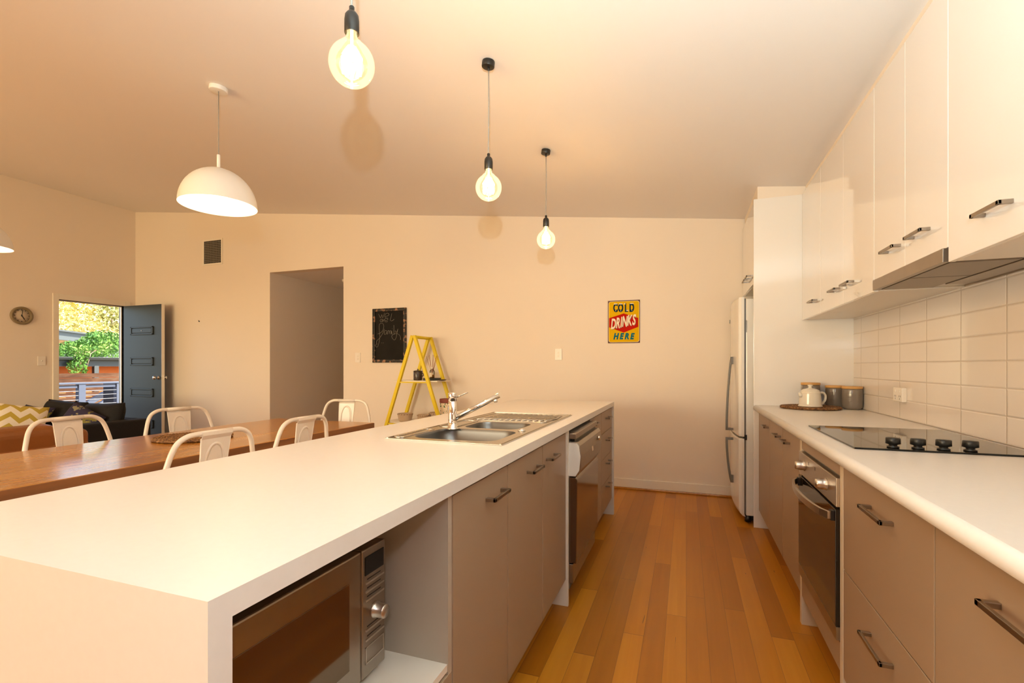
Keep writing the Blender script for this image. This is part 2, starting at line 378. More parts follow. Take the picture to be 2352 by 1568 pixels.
struct(MB().quad([(wa+.06, YR-.06, .41), (wb-.06, YR-.06, .41), (wb-.06, YR-.06, 2.24), (wa+.06, YR-.06, 2.24)]).build('window_pane', M['glass'], w1))
struct(B(XR-.008, XR, .0, 3.97, .902, 1.515).build('wall_splashback', M['tile']))

# front door leaf standing open, and its knobs
lx0, lx1, ly0, ly1 = XL+.045, -6.70, 4.622, 4.662
mb = MB().box(lx0, lx1-.004, ly0, ly1, .01, 2.03)
for zc in (1.675, 1.25, .82, .39):
    a, b, e = lx0+.16, lx1-.16, .022
    for q in ((a, b, zc+.038, zc+.058), (a, b, zc-.058, zc-.038), (a, a+e, zc-.058, zc+.058), (b-e, b, zc-.058, zc+.058)):
        mb.box(q[0], q[1], ly0-.014, ly0, q[2], q[3])
    mb.box(a+.03, b-.03, ly0-.010, ly0, zc-.03, zc+.03)
door = struct(mb.build('door_1', M['doorblue'], bev=.004))
tag(B(lx1-.004, lx1, ly0, ly1, .01, 2.03).build('door_edge', M['trim'], door), 'cream painted edge of the door leaf')
for s_, yy in ((-1, ly0), (1, ly1)):
    MB().lathe([(.026, 0), (.026, .008), (.011, .012), (.011, .035), (.022, .042), (.027, .055), (.022, .068), (.001, .072)] if s_ > 0 else
               [(.026, 0), (.026, -.008), (.011, -.012), (.011, -.035), (.022, -.042), (.027, -.055), (.022, -.068), (.001, -.072)], (lx1-.065, yy, 1.028), 20, ax='y').build('door_knob', M['chrome'], door)
B(lx1-.001, lx1+.002, ly0+.006, ly1-.006, .99, 1.06).build('latch_plate', M['chrome'], door)
MB().lathe([(.006, 0), (.006, -.005), (.001, -.006)], ((lx0+lx1)/2, ly0-.01, 1.675), 10, ax='y').build('peephole', M['chrome'], door)

# ------------------------------------------------------------------ kitchen island
def handle(parent, p, ln, face, out=.032, name='handle', ax='y'):
    """flat D handle: bar along y at height p[2], standing off a face at x = face towards +/-out"""
    y, z = p; t = .011; s_ = 1 if out > 0 else -1
    b = MB().box(min(face+out, face+out-s_*.008), max(face+out, face+out-s_*.008), y-ln/2, y+ln/2, z-t/2, z+t/2)
    for yy in (y-ln/2, y+ln/2-.012): b.box(min(face, face+out), max(face, face+out), yy, yy+.012, z-t/2, z+t/2)
    return b.build(name, M['dsteel'], parent, bev=.0012)
ix0, ix1, iy0, iy1, TZ = -1.36, -.545, .431, 3.967, .9
b = MB()
b.prism([(ix0, 0), (ix1, 0), (ix1, TZ), (ix0, TZ)], iy0, iy0+.034).prism([(ix0, 0), (ix1, 0), (ix1, TZ), (ix0, TZ)], iy1-.036, iy1)
# top built around the sink cut-out
sx0, sx1, sy0, sy1 = -1.10, -.632, 1.645, 2.752
y0_, y1_ = iy0+.034, iy1-.036
b = MB().box(ix0, ix1, iy0, iy0+.034, 0, TZ).box(ix0, ix1, iy1-.036, iy1, 0, TZ)
b.box(ix0, sx0, y0_, y1_, TZ-.034, TZ).box(sx1, ix1, y0_, y1_, TZ-.034, TZ).box(sx0, sx1, y0_, sy0, TZ-.034, TZ).box(sx0, sx1, sy1, y1_, TZ-.034, TZ)
bench = b.build('island_benchtop', M['bench'], loc=(-.95, 2.2, 0))
tag(bench, 'long cream island benchtop with waterfall ends, holding the sink', 'benchtop')
bx = ix1-.032          # carcass front, doors stand proud of it
fxo = ix1-.013         # door faces
def base_unit(name, label, y0, y1, fronts, side=1, x_face=None, x_back=None, group=None, kick=True, mats=None, ztop=.864, catg='cabinet', topz=None):
    """side +1: fronts face +x (island); -1: fronts face -x (right run)"""
    xf = x_face; xb = x_back
    if side < 0: ztop = .856
    t = thing(name, label, catg, ((xf+xb)/2, (y0+y1)/2, 0), group)
    ci = xf - side*.018
    # open-fronted carcass
    c = MB(); a, e = min(ci-side*.001, xb), max(ci-side*.001, xb)
    c.box(a, e, y0, y0+.016, .13, ztop).box(a, e, y1-.016, y1, .13, ztop).box(a, e, y0+.016, y1-.016, .13, .146)
    if side > 0: c.box(a, a+.016, y0+.016, y1-.016, .146, ztop)
    else: c.box(e-.016, e, y0+.016, y1-.016, .146, ztop)
    c.build('carcass', M['edge'], t)
    kx = xf - side*.07
    if kick: B(min(kx, kx-side*.016), max(kx, kx-side*.016), y0, y1, 0, .128).build('kickboard', M['taupe'], t)
    for fr in fronts:
        kind, fy0, fy1, fz0, fz1, hy, hz_ = fr[:7]
        d = B(min(ci, xf), max(ci, xf), fy0+.002, fy1-.002, fz0, fz1).build(kind, M['taupe'], t, bev=.0015)
        if hy is not None: handle(d, (hy, hz_), fr[7] if len(fr) > 7 else .135, xf, .032*side)
    return t
xi = dict(side=1, x_face=-.558, x_back=-1.15)
# open niche for the microwave
t = thing('open_shelf_cabinet', 'open cream niche in the near end of the island, around the microwave', 'cabinet', (-.86, .80, 0))
c = MB().box(-1.16, -.56, .466, .476, .13, .865).box(-1.16, -.56, 1.092, 1.112, .13, .865).box(-1.16, -1.145, .476, 1.092, .13, .865)
c.build('carcass', M['carcass'], t)
B(-1.145, -.562, .476, 1.092, .422, .44).build('shelf', M['white'], t)
d = B(-.576, -.558, .478, 1.108, .135, .415).build('drawer', M['taupe'], t, bev=.0015); handle(d, (.79, .36), .16, -.558)
B(-.65, -.634, .476, 1.11, 0, .128).build('kickboard', M['taupe'], t)
base_unit('base_cabinet', 'narrow taupe island cabinet with one door, beside the microwave niche', 1.114, 1.519, [('door', 1.114, 1.519, .135, .855, 1.395, .79)], **xi)
base_unit('base_cabinet', 'two-door taupe island cabinet under the sink, left of the dishwasher', 1.521, 2.352,
          [('door', 1.521, 1.936, .135, .855, 1.79, .79), ('door', 1.938, 2.350, .135, .855, 2.055, .79)], **xi)
tag(B(-1.15, -.548, 2.354, 2.372, 0, .865).build('end_panel', M['white'], loc=(-.85, 2.363, 0)), 'narrow white upright panel on the near side of the dishwasher', 'panel')
base_unit('base_cabinet', 'narrow taupe island cabinet just beyond the dishwasher', 3.0, 3.418, [('door', 3.0, 3.418, .135, .855, 3.12, .815)], **xi)
zz = [(.135, .33, .30), (.334, .515, .47), (.519, .70, .64), (.704, .855, .80)]
base_unit('drawer_cabinet', 'taupe island unit of four drawers at the far end', 3.42, 3.929, [('drawer', 3.42, 3.929, a, b_, 3.675, h) for a, b_, h in zz], **xi)
tag(B(-1.32, -1.166, y0_, y1_, 0, TZ-.035).build('back_panel', M['white'], loc=(-1.24, 2.2, 0)), 'plain cream panel closing the dining side of the island', 'panel')

# dishwasher
t = thing('dishwasher', 'dark stainless dishwasher built into the island, beneath the benchtop', 'dishwasher', (-.82, 2.68, 0))
B(-1.12, -.55, 2.378, 2.995, .09, .845).build('body', M['grey'], t)
B(-.60, -.585, 2.378, 2.995, 0, .10).build('kickboard', M['grey'], t)
B(-.55, -.528, 2.38, 2.992, .105, .20).build('lower_panel', M['dsteel'], t, bev=.003)
dr = MB().prism([(-.55, .205), (-.512, .205), (-.508, .62), (-.516, .632), (-.55, .632)], 2.38, 2.992).build('door', M['ovenglass'], t, bev=.003)
dr.data.materials[0] = mat('mirror_dark_steel', (.17, .12, .085), .12, metal=.9)
pr_ = [(-.55, .636), (-.513, .636), (-.492, .67), (-.486, .74), (-.494, .79), (-.505, .808), (-.55, .808)]
cp = MB().prism(pr_, 2.38, 2.992).build('control_panel', M['dsteel'], t, bev=.002)
B(-.55, -.515, 2.38, 2.992, .822, .85).build('top_strip', M['dsteel'], t, bev=.003)
B(-.545, -.525, 2.40, 2.98, .806, .824).build('handle_recess', M['black'], t)
tag(MB().prism([(-.55, .64), (-.515, .64), (-.496, .67), (-.490, .74), (-.498, .79), (-.508, .804), (-.55, .804)], 2.372, 2.379).build('side_cap', M['fridge'], t), 'pale plastic side cap')
MB().prism([(-.489, .715), (-.484, .72), (-.486, .745), (-.492, .745)], 2.66, 2.70).build('latch', M['chrome'], cp)
MB().lathe([(.012, 0), (.012, .010), (.009, .013)], (-.488, 2.86, .765), 16, ax='x').build('dial', M['chrome'], cp)

# microwave
t = thing('microwave', 'stainless microwave with a dark mirrored door inside the island niche', 'microwave', (-.88, .77, .44))
mx0, my0, my1, mz0, mz1 = -.70, .505, 1.028, .462, .76
B(-1.06, mx0-.03, my0+.005, my1-.004, mz0+.004, mz1-.006).build('body', M['grey'], t, bev=.004)
yd = .936
dr = MB().box(mx0-.03, mx0, my0, yd-.003, mz0, mz1).build('door', M['dsteel'], t, bev=.004)
B(mx0-.005, mx0+.0012, my0+.035, yd-.045, mz0+.05, mz1-.055).build('window', M['mwglass'], dr, bev=.0008)
cp = B(mx0-.03, mx0, yd, my1, mz0, mz1).build('control_panel', M['dsteel'], t, bev=.004)
B(mx0-.002, mx0+.002, .946, 1.020, .698, .742).build('display', M['bglass'], cp, bev=.003)
for zc in (.680, .660, .640, .570, .548):
    B(mx0-.001, mx0+.003, .948, 1.020, zc-.0025, zc+.0025).build('button_bar', M['steel'], cp, bev=.001)
f = MB().box(mx0-.001, mx0+.002, .948, 1.020, .530, .532).box(mx0-.001, mx0+.002, .948, 1.020, .493, .495).box(mx0-.001, mx0+.002, .948, .950, .493, .532).box(mx0-.001, mx0+.002, 1.018, 1.020, .493, .532)
f.build('start_button', M['steel'], cp)
for zc in (.688, .668, .648, .578, .556):
    MB().box(mx0-.001, mx0+.0006, .955, 1.008, zc-.0013, zc+.0013).build('printed_line', M['black'], cp)
MB().lathe([(.019, 0), (.019, .005), (.0165, .006), (.0165, .028), (.015, .031), (.001, .031)], (mx0, .985, .605), 28, ax='x').build('dial', M['steel'], cp)
for xx in (-1.03, -.74):
    for yy in (.54, .99): MB().lathe([(.012, 0), (.012, .023)], (xx, yy, .4405), 12).build('foot', M['black'], t)

# sink with two bowls and a drainer
t = thing('sink', 'stainless double-bowl sink with a ribbed drainer set into the island', 'sink', (-.865, 2.2, TZ))
X0, X1, Y0, Y1 = -1.112, -.620, 1.628, 2.766
b1 = (-1.035, -.672, 1.675, 1.985); b2 = (-.975, -.70, 2.03, 2.275)
zt = TZ+.004
rim = MB()
# deck as a grid with two rounded openings: strips around
def deck(rim, z0, z1):
    rim.box(X0, X1, Y0, b1[2], z0, z1).box(X0, b1[0], b1[2], b1[3], z0, z1).box(b1[1], X1, b1[2], b1[3], z0, z1)
    rim.box(X0, X1, b1[3], b2[2], z0, z1).box(X0, b2[0], b2[2], b2[3], z0, z1).box(b2[1], X1, b2[2], b2[3], z0, z1).box(X0, X1, b2[3], Y1, z0, z1)
    for q in (b1, b2):        # corner fillets
        r = .07 if q is b1 else .06
        for cx, cy, sx, sy in ((q[0], q[2], 1, 1), (q[1], q[2], -1, 1), (q[1], q[3], -1, -1), (q[0], q[3], 1, -1)):
            pts = [(cx, cy)] + [(cx+sx*r*(1-math.sin(R(a))), cy+sy*r*(1-math.cos(R(a)))) for a in range(0, 91, 15)]
            rim.prism(pts, z0, z1, 'z')
deck(rim, TZ+.0008, zt)
rim.box(X0+.006, X0+.012, Y0+.006, Y1-.006, zt, zt+.002).box(X1-.012, X1-.006, Y0+.006, Y1-.006, zt, zt+.002).box(X0+.006, X1-.006, Y1-.012, Y1-.006, zt, zt+.002)
rim.build('rim', M['sink'], t)
for q, r, dp in ((b1, .07, .16), (b2, .06, .11)):
    ringz = []
    for dz_, ins in ((zt, 0), (zt-.012, .004), (zt-dp+.02, .012), (zt-dp, .035)):
        ringz.append([(x_, y_, dz_) for x_, y_ in rounded(q[0]+ins, q[1]-ins, q[2]+ins, q[3]-ins, r)])
    mb = MB(); L = mb.rings(ringz, True, False); mb.bm.verts.ensure_lookup_table()
    n_ = len(ringz[0]); mb.bm.faces.new([mb.bm.verts[i] for i in range(3*n_, 4*n_)])
    bo = mb.build('bowl', M['bowl'], t)
    MB().lathe([(.04, 0), (.04, .003), (.028, .004), (.001, .002)], ((q[0]+q[1])/2, (q[2]+q[3])/2, zt-dp), 24).build('drain', M['chrome'], bo)
g = MB()
for i in range(13):
    xx = -1.035 + i*.030
    g.tube([(xx, 2.34+.004*i, zt+.001), (xx+.03, 2.50, zt+.003), (min(xx+.055, -.66), 2.66, zt+.001)], .0055, 8)
g.tube([(x_, y_, zt+.001) for x_, y_ in rounded(-1.07, -.655, 2.32, 2.69, .03)], .003, 6, closed=True)
g.build('drainer_ribs', M['sink'], t)
g = MB().tube([(x_, y_, zt+.001) for x_, y_ in rounded(-1.09, -1.00, 2.02, 2.30, .03)], .0035, 6, closed=True).tube([(x_, y_, zt+.001) for x_, y_ in rounded(-1.092, -1.05, 1.66, 1.92, .015)], .004, 6, closed=True)
g.build('pressed_ridges', M['sink'], t)
MB().lathe([(.017, 0), (.017, .004), (.012, .006), (.011, .010), (.001, .011)], (-.672, 2.005, zt), 20).build('overflow_knob', M['chrome'], t)

# mixer tap
tx, ty_ = -.984, 1.962
t = thing('mixer_tap', 'chrome mixer tap with a long angled spout, standing behind the sink bowls', 'tap', (tx, ty_, zt))
MB().lathe([(.028, 0), (.028, .004), (.0205, .008), (.0195, .04), (.0195, .122), (.0185, .123), (.0185, .126), (.0195, .127), (.0195, .160), (.018, .163), (.001, .163)], (tx, ty_, zt), 32).build('body', M['chrome'], t)
sp = MB().tube([(tx+.008, ty_+.003, zt+.046), (tx+.190, ty_+.085, zt+.150)], .0120, 20).build('spout', M['chrome'], t)
MB().lathe([(.009, 0), (.009, -.012), (.007, -.014)], (tx+.176, ty_+.079, zt+.132), 16).build('aerator', M['chrome'], sp)
MB().tube([(tx+.012, ty_+.006, zt+.140), (tx+.062, ty_+.030, zt+.164)], .0033, 10).build('lever', M['chrome'], t)

# ------------------------------------------------------------------ right run of cabinets
RF = .500; RB = 1.095
top = MB()
pf = [(RB, TZ-.042), (.494, TZ-.042)] + [(.484-.021*math.sin(R(a)), TZ-.021-.021*math.cos(R(a))) for a in range(0, 181, 15)] + [(RB, TZ)]
top.prism(pf, -.55, 3.966)
tb = top.build('kitchen_benchtop', M['bench'], loc=(.78, 1.7, 0))
for f in tb.data.polygons: f.use_smooth = abs(f.normal.y) < .5 and f.area < .04
tag(tb, 'pale round-nosed benchtop along the right wall, carrying the cooktop', 'benchtop')
xr = dict(side=-1, x_face=RF, x_back=RB)
base_unit('base_cabinet', 'narrow one-door taupe base cabinet next to the fridge panel', 3.462, 3.962, [('door', 3.462, 3.955, .135, .855, 3.56, .79, .13)], **xr)
base_unit('base_cabinet', 'two-door taupe base cabinet between the fridge end and the oven', 2.585, 3.460,
          [('door', 3.022, 3.460, .135, .855, 3.13, .79, .13), ('door', 2.585, 3.018, .135, .855, 2.88, .79, .13)], **xr)
for nm, y0, y1, hy, lb in (('a', 1.285, 1.925, 1.585, 'taupe two-drawer base unit right beside the oven'), ('b', .640, 1.283, .975, 'taupe two-drawer base unit cut by the right edge of the photo'),
                       ('c', -.02, .638, .30, 'taupe two-drawer base unit nearest the camera, under the right benchtop')):
    base_unit('drawer_cabinet', lb, y0, y1, [('drawer', y0, y1, .135, .498, hy, .415, .17), ('drawer', y0, y1, .502, .855, hy, .78, .17)], **xr)
# oven housing and oven
oy0, oy1 = 1.962, 2.548
t = thing('oven_housing', 'cream-edged cabinet frame around the built-in oven', 'cabinet', (.8, 2.25, 0))
for a_, e_ in ((1.927, oy0-.003), (oy1+.003, 2.583)): B(RF-.001, RB, a_, e_, .0, .856).build('side_panel', M['edge'], t, bev=.001)
B(RF, RF+.018, oy0, oy1, .808, .856).build('filler_strip', M['taupe'], t)
B(RF, RF+.018, oy0, oy1, .135, .232).build('lower_panel', M['taupe'], t)
B(RF+.07, RF+.086, oy0, oy1, 0, .13).build('kickboard', M['taupe'], t)
t = thing('oven', 'built-in stainless oven with dark glass door and curved handle', 'oven', (.78, 2.25, .235))
B(RF+.01, 1.05, oy0+.004, oy1-.004, .24, .803).build('body', M['grey'], t)
cp = B(RF-.012, RF+.01, oy0, oy1, .698, .798).build('control_panel', M['steel'], t, bev=.002)
for yy in (2.44, 2.085):
    MB().lathe([(.024, 0), (.022, -.004), (.020, -.006), (.021, -.016), (.017, -.030), (.016, -.036), (.001, -.037)], (RF-.012, yy, .750), 24, ax='x').build('knob', M['steel'], cp)
for a_ in (2.36, 2.25): B(RF-.0126, RF-.012, a_, a_+.006, .765, .779).build('printed_mark', M['black'], cp)
dr = B(RF-.014, RF+.01, oy0, oy1, .285, .690).build('door', M['ovenglass'], t, bev=.002)
B(RF-.012, RF+.01, oy0, oy1, .238, .283).build('lower_trim', M['dsteel'], t, bev=.001)
pts_o, pts_i = [], []
hb = MB(); nn = 14; rs = []
for i in range(nn+1):
    u = i/nn; yy = oy0+.02+(oy1-oy0-.04)*u; bow = (RF-.022) - .040*math.sin(PI*u)**.55
    rs.append([(bow, yy, .650), (bow-.010, yy, .650), (bow-.010, yy, .676), (bow, yy, .676)])
hb.rings(rs, True, True, False)
hn = hb.build('handle', M['steel'], dr, bev=.001)
for a_ in (oy0+.015, oy1-.04): B(RF-.024, RF-.013, a_, a_+.025, .646, .68).build('handle_mount', M['black'], dr)

# cooktop
t = thing('cooktop', 'black glass cooktop with four black knobs on the right benchtop', 'cooktop', (.8, 2.3, TZ))
B(.545, 1.055, 1.972, 2.640, TZ+.0004, TZ+.0065).build('glass_plate', M['bglass'], t, bev=.0015)
kk = None
for xx in (.668, .738, .808, .879):
    kb = MB().lathe([(.017, 0), (.0185, .003), (.012, .006), (.012, .010), (.0215, .013), (.021, .031), (.0195, .033), (.001, .033)], (xx, 2.012, TZ+.0068), 24).build('knob', M['black'], t)
g = MB()
for cx, cy, r in ((.68, 2.20, .09), (.93, 2.20, .075), (.68, 2.46, .075), (.93, 2.46, .09)):
    g.tube([(cx+r*math.cos(a*PI/20), cy+r*math.sin(a*PI/20), TZ+.0062) for a in range(40)], .0004, 4, closed=True)
g.build('zone_rings', mat('faint_grey_print', (.05, .05, .05), .3), t)

# splashback outlet
t = thing('power_outlet', 'cream power outlet on the tiled wall above the right benchtop', 'power outlet', (XR-.02, 3.16, 1.032))
B(XR-.030, XR-.008, 3.105, 3.222, .995, 1.07).build('plate', M['plate'], t, bev=.003)
for yy in (3.128, 3.185):
    MB().box(XR-.0335, XR-.030, yy, yy+.014, 1.046, 1.060).build('switch', M['white'], t)
g = MB()
for yy in (3.135, 3.192):
    g.box(XR-.0306, XR-.0298, yy-.010, yy-.007, 1.020, 1.029).box(XR-.0306, XR-.0298, yy+.007, yy+.010, 1.020, 1.029).box(XR-.0306, XR-.0298, yy-.0015, yy+.0015, 1.006, 1.015)
g.build('socket_slots', M['black'], t)

# ------------------------------------------------------------------ wall cupboards, range hood
UF = .779; UZ = 1.515; UT = 2.41
def wall_unit(name, label, y0, y1, doors, z0=UZ, zt_=UT, xf=UF, xb=XR):
    t = thing(name, label, 'wall cabinet', ((xf+xb)/2, (y0+y1)/2, z0))
    c = MB().box(xf+.019, xb-.002, y0, y0+.016, z0, zt_).box(xf+.019, xb-.002, y1-.016, y1, z0, zt_).box(xf+.019, xb-.002, y0+.016, y1-.016, z0, z0+.016).box(xf+.019, xb-.002, y0+.016, y1-.016, zt_-.016, zt_).box(xb-.012, xb-.002, y0+.016, y1-.016, z0+.016, zt_-.016)
    c.build('carcass', M['white'], t)
    for a, e, hy in doors:
        d = B(xf, xf+.018, a+.0008, e-.0008, z0-.002, zt_).build('door', M['gloss'], t, bev=.001)
        handle(d, (hy, z0+.088), .135, xf)
        d.children[0].location = (0, 0, 0)
    return t
# handles stand off towards -x
def handle_m(parent, y, z, ln, face): return handle(parent, (y, z), ln, face, -.032)
_h = handle
def handle(parent, p, ln, face, out=.032, name='handle', ax='y'):
    if face > 0 and out > 0: out = -out
    return _h(parent, p, ln, face, out, name, ax)
wall_unit('wall_cabinet', 'single-door gloss cream wall cabinet beside the tall fridge panel', 3.462, 3.966, [(3.462, 3.966, 3.605)])
wall_unit('wall_cabinet', 'two-door gloss cream wall cabinet left of the range hood', 2.556, 3.460, [(3.0, 3.460, 3.12), (2.556, 3.0, 2.89)])
wall_unit('wall_cabinet', 'two-door gloss cream wall cabinet above the range hood', 1.912, 2.554, [(2.232, 2.554, 2.335), (1.912, 2.232, 2.095)], z0=1.563)
wall_unit('wall_cabinet', 'large gloss cream wall cabinet right of the range hood, cut by the photo edge', 1.02, 1.910, [(1.50, 1.910, 1.65), (1.02, 1.50, 1.40)])
wall_unit('wall_cabinet', 'gloss cream wall cabinet nearest the camera on the right wall', .10, 1.018, [(.56, 1.018, .66), (.10, .56, .46)])
t = thing('range_hood', 'slide-out range hood with brown steel front under the wall cabinets', 'range hood', (.94, 2.23, UZ))
B(UF-.006, UF+.012, 1.930, 2.552, 1.517, 1.562).build('front_bar', M['dsteel'], t, bev=.001)
B(UF+.013, XR-.012, 1.914, 2.552, 1.522, 1.560).build('body', M['steel'], t)
B(UF+.02, XR-.12, 1.95, 2.235, 1.517, 1.522).build('filter', M['filter'], t); B(UF+.02, XR-.12, 2.245, 2.53, 1.517, 1.522).build('filter', M['filter'], t)
B(XR-.11, XR-.03, 1.95, 2.45, 1.516, 1.522).build('lamp_cover', M['dsteel'], t)
# filler above the cupboards, up to the sloping ceiling
struct(MB().prism([(UF+.022, UT), (XR, UT), (XR, cz(XR)), (UF+.022, cz(UF+.022))], .0, 3.966).build('trim_4', M['wall']))
# tall fridge-side panel and the cabinet over the fridge
tag(B(.468, 1.095, 3.968, 4.000, 0, UT).build('tall_panel', M['gloss'], loc=(.78, 3.984, 0), bev=.001), 'tall white panel between the benchtop and the fridge', 'panel')
struct(MB().prism([(.494, UT), (XR, UT), (XR, cz(XR)), (.494, cz(.494))], 3.972, 4.79).build('trim_5', M['wall']))
t = wall_unit('wall_cabinet', 'two-door gloss cream cupboard above the fridge', 4.001, 4.80, [(4.40, 4.80, 4.50), (4.001, 4.40, 4.30)], z0=1.808, xf=.478)

# ------------------------------------------------------------------ fridge
t = thing('refrigerator', 'white upright fridge with freezer below, standing in the alcove beyond the tall panel', 'fridge', (.75, 4.38, 0))
B(.425, 1.05, 4.045, 4.745, .06, 1.692).build('body', M['fridge'], t, bev=.006)
def fdoor(z0, z1, nm, bot=False):
    # gently bowed front, rounded vertical edges
    rs = []
    ys = [4.035, 4.04, 4.05] + [4.05+.69*i/10 for i in range(1, 10)] + [4.74, 4.75, 4.755]
    def xf(y): u = (y-4.395)/.36; return .352 + .024*u*u + (.018 if abs(u) > .985 else .006 if abs(u) > .96 else 0)
    zs = [(z0, .03 if bot else .004), (z0+.02, .012 if bot else 0), (z0+.05, .002 if bot else 0), (z1-.01, 0), (z1, .004)]
    for zq, ins in zs: rs.append([(xf(y)+ins, y, zq) for y in ys] + [(.412, 4.755, zq), (.412, 4.035, zq)])
    return MB().rings(rs, True, True, False).build(nm, M['fridge'], t)
fd = fdoor(.655, 1.705, 'door'); zd = fdoor(.055, .640, 'freezer_door', True)
for z0, z1 in ((.655, 1.695), (.07, .64)):
    B(.412, .425, 4.05, 4.74, z0, z1).build('door_seal', M['grey'], t)
B(.405, .43, 4.036, 4.06, .630, .668).build('hinge', M['black'], t)
MB().lathe([(.022, 0), (.022, .045)], (.44, 4.07, .012), 16).build('foot', M['black'], t)
MB().lathe([(.022, 0), (.022, .045)], (.44, 4.70, .012), 16).build('foot', M['black'], t)
B(.46, 1.0, 4.1, 4.7, .012, .06).build('base', M['black'], t)
def fh(par, z0, z1, flip):
    pts = []
    for i in range(13):
        u = i/12; bow = .052*math.sin(PI*u*.5)**.8 if flip else .052*math.sin(PI*(1-u)*.5)**.8
        pts.append((.360-.016-bow*.7, 4.27, z0+(z1-z0)*u))
    h = MB().tube(pts, .009, 8)
    zc = z0 if not flip else z1
    zz_ = z0+.01 if not flip else z1-.01
    h.bar((.36, 4.27, zz_), (.30, 4.27, zz_), .016, .02)
    ze = z1-.03 if not flip else z0+.03
    h.bar((.362, 4.27, ze), (.338, 4.27, ze), .016, .06)
    h.build('handle', M['grey'], par)
fh(fd, .672, 1.26, False); fh(zd, .255, .615, True)
B(.356, .362, 4.60, 4.64, 1.555, 1.585).build('badge', M['grey'], fd)
B(.427, .4275, 4.038, 4.0445, 1.44, 1.53).build('energy_label', M['black'], t)

# ------------------------------------------------------------------ things on the right benchtop
def round_mat(name, label, cx, cy, z, r):
    g = MB(); k_ = int(r/.013)
    for i in range(1, k_+1):
        rr = r*i/k_; n_ = max(16, int(2*PI*rr/.006))
        g.tube([(cx+rr*math.cos(2*PI*a/n_)+.0012*math.sin(a*1.9), cy+rr*math.sin(2*PI*a/n_)+.0012*math.cos(a*1.9), z+.0098+.0016*math.sin(a*2.1+i)) for a in range(n_)], .0078, 6, closed=True)
    return tag(g.lathe([(r*.97, .0005), (r*.97, .004)], (cx, cy, z), 48).build(name, M['seagrass'], loc=(cx, cy, z)), label, 'placemat')
round_mat('placemat', 'round brown woven placemat under the cream teapot', .785, 3.755, TZ, .172)
def canister(x, y, label, TZ=TZ):
    t = thing('canister', label, 'canister', (x, y, TZ), 'grey canisters')
    MB().lathe([(.044, .0006), (.050, .004), (.0555, .014), (.058, .032), (.0585, .09), (.0575, .128), (.056, .136)], (x, y, TZ), 36).build('pot', M['ceramic'], t)
    MB().lathe([(.0585, .136), (.0595, .138), (.0595, .150), (.058, .152), (.001, .152)], (x, y, TZ), 36).build('lid', M['bamboo'], t)
    g = MB()
    for zz_ in (.11, .085, .055):
        g.tube([(x-.0590*math.cos(a), y-.0590*math.sin(a), TZ+zz_) for a in (R(50), R(60), R(70))], .0012, 5)
    g.build('embossed_lines', M['ceramic'], t)
canister(.818, 3.902, 'grey canister with bamboo lid partly hidden behind the teapot', TZ+.0182)
canister(.966, 3.905, 'middle grey canister with bamboo lid, just right of the teapot handle')
canister(1.032, 3.780, 'grey canister with bamboo lid closest to the tiled wall')
kx, ky, kz = .775, 3.705, TZ+.0185
t = thing('teapot', 'small ribbed cream teapot on the woven placemat', 'teapot', (kx, ky, kz)); t.scale = (1.17, 1.17, 1.17)
pf = [(.060, .0002), (.062, .004), (.058, .008)]
for i in range(8):
    z_ = .012+i*.0085; r_ = .0575-.0009*i
    pf += [(r_-.0012, z_), (r_+.0008, z_+.004)]
pf += [(.050, .083), (.047, .086)]
MB().lathe(pf, (kx, ky, kz), 40).build('body', M['cream'], t)
MB().lathe([(.047, .0855), (.046, .090), (.034, .098), (.012, .103), (.007, .106), (.009, .112), (.013, .119), (.013, .122), (.001, .123)], (kx, ky, kz), 32).build('lid', M['cream'], t)
ca, sa = math.cos(R(18)), math.sin(R(18))
MB().tube([(kx+ca*r_, ky+sa*r_, kz+z_) for r_, z_ in bez([(.050, .072, 0), (.068, .078, 0), (.084, .062, 0), (.082, .036, 0), (.066, .016, 0), (.054, .018, 0)], 5) for r_, z_ in [(r_, z_)]] if False else
          [(kx+ca*p.x, ky+sa*p.x, kz+p.y) for p in bez([(.050, .072, 0), (.068, .078, 0), (.084, .062, 0), (.082, .036, 0), (.066, .016, 0), (.054, .018, 0)], 5)], .0065, 10).build('handle', M['cream'], t)
MB().tube([(kx-.046, ky-.015, kz+.058), (kx-.052, ky-.018, kz+.068), (kx-.057, ky-.020, kz+.079)], [.014, .010, .007], 12).build('spout', M['cream'], t)

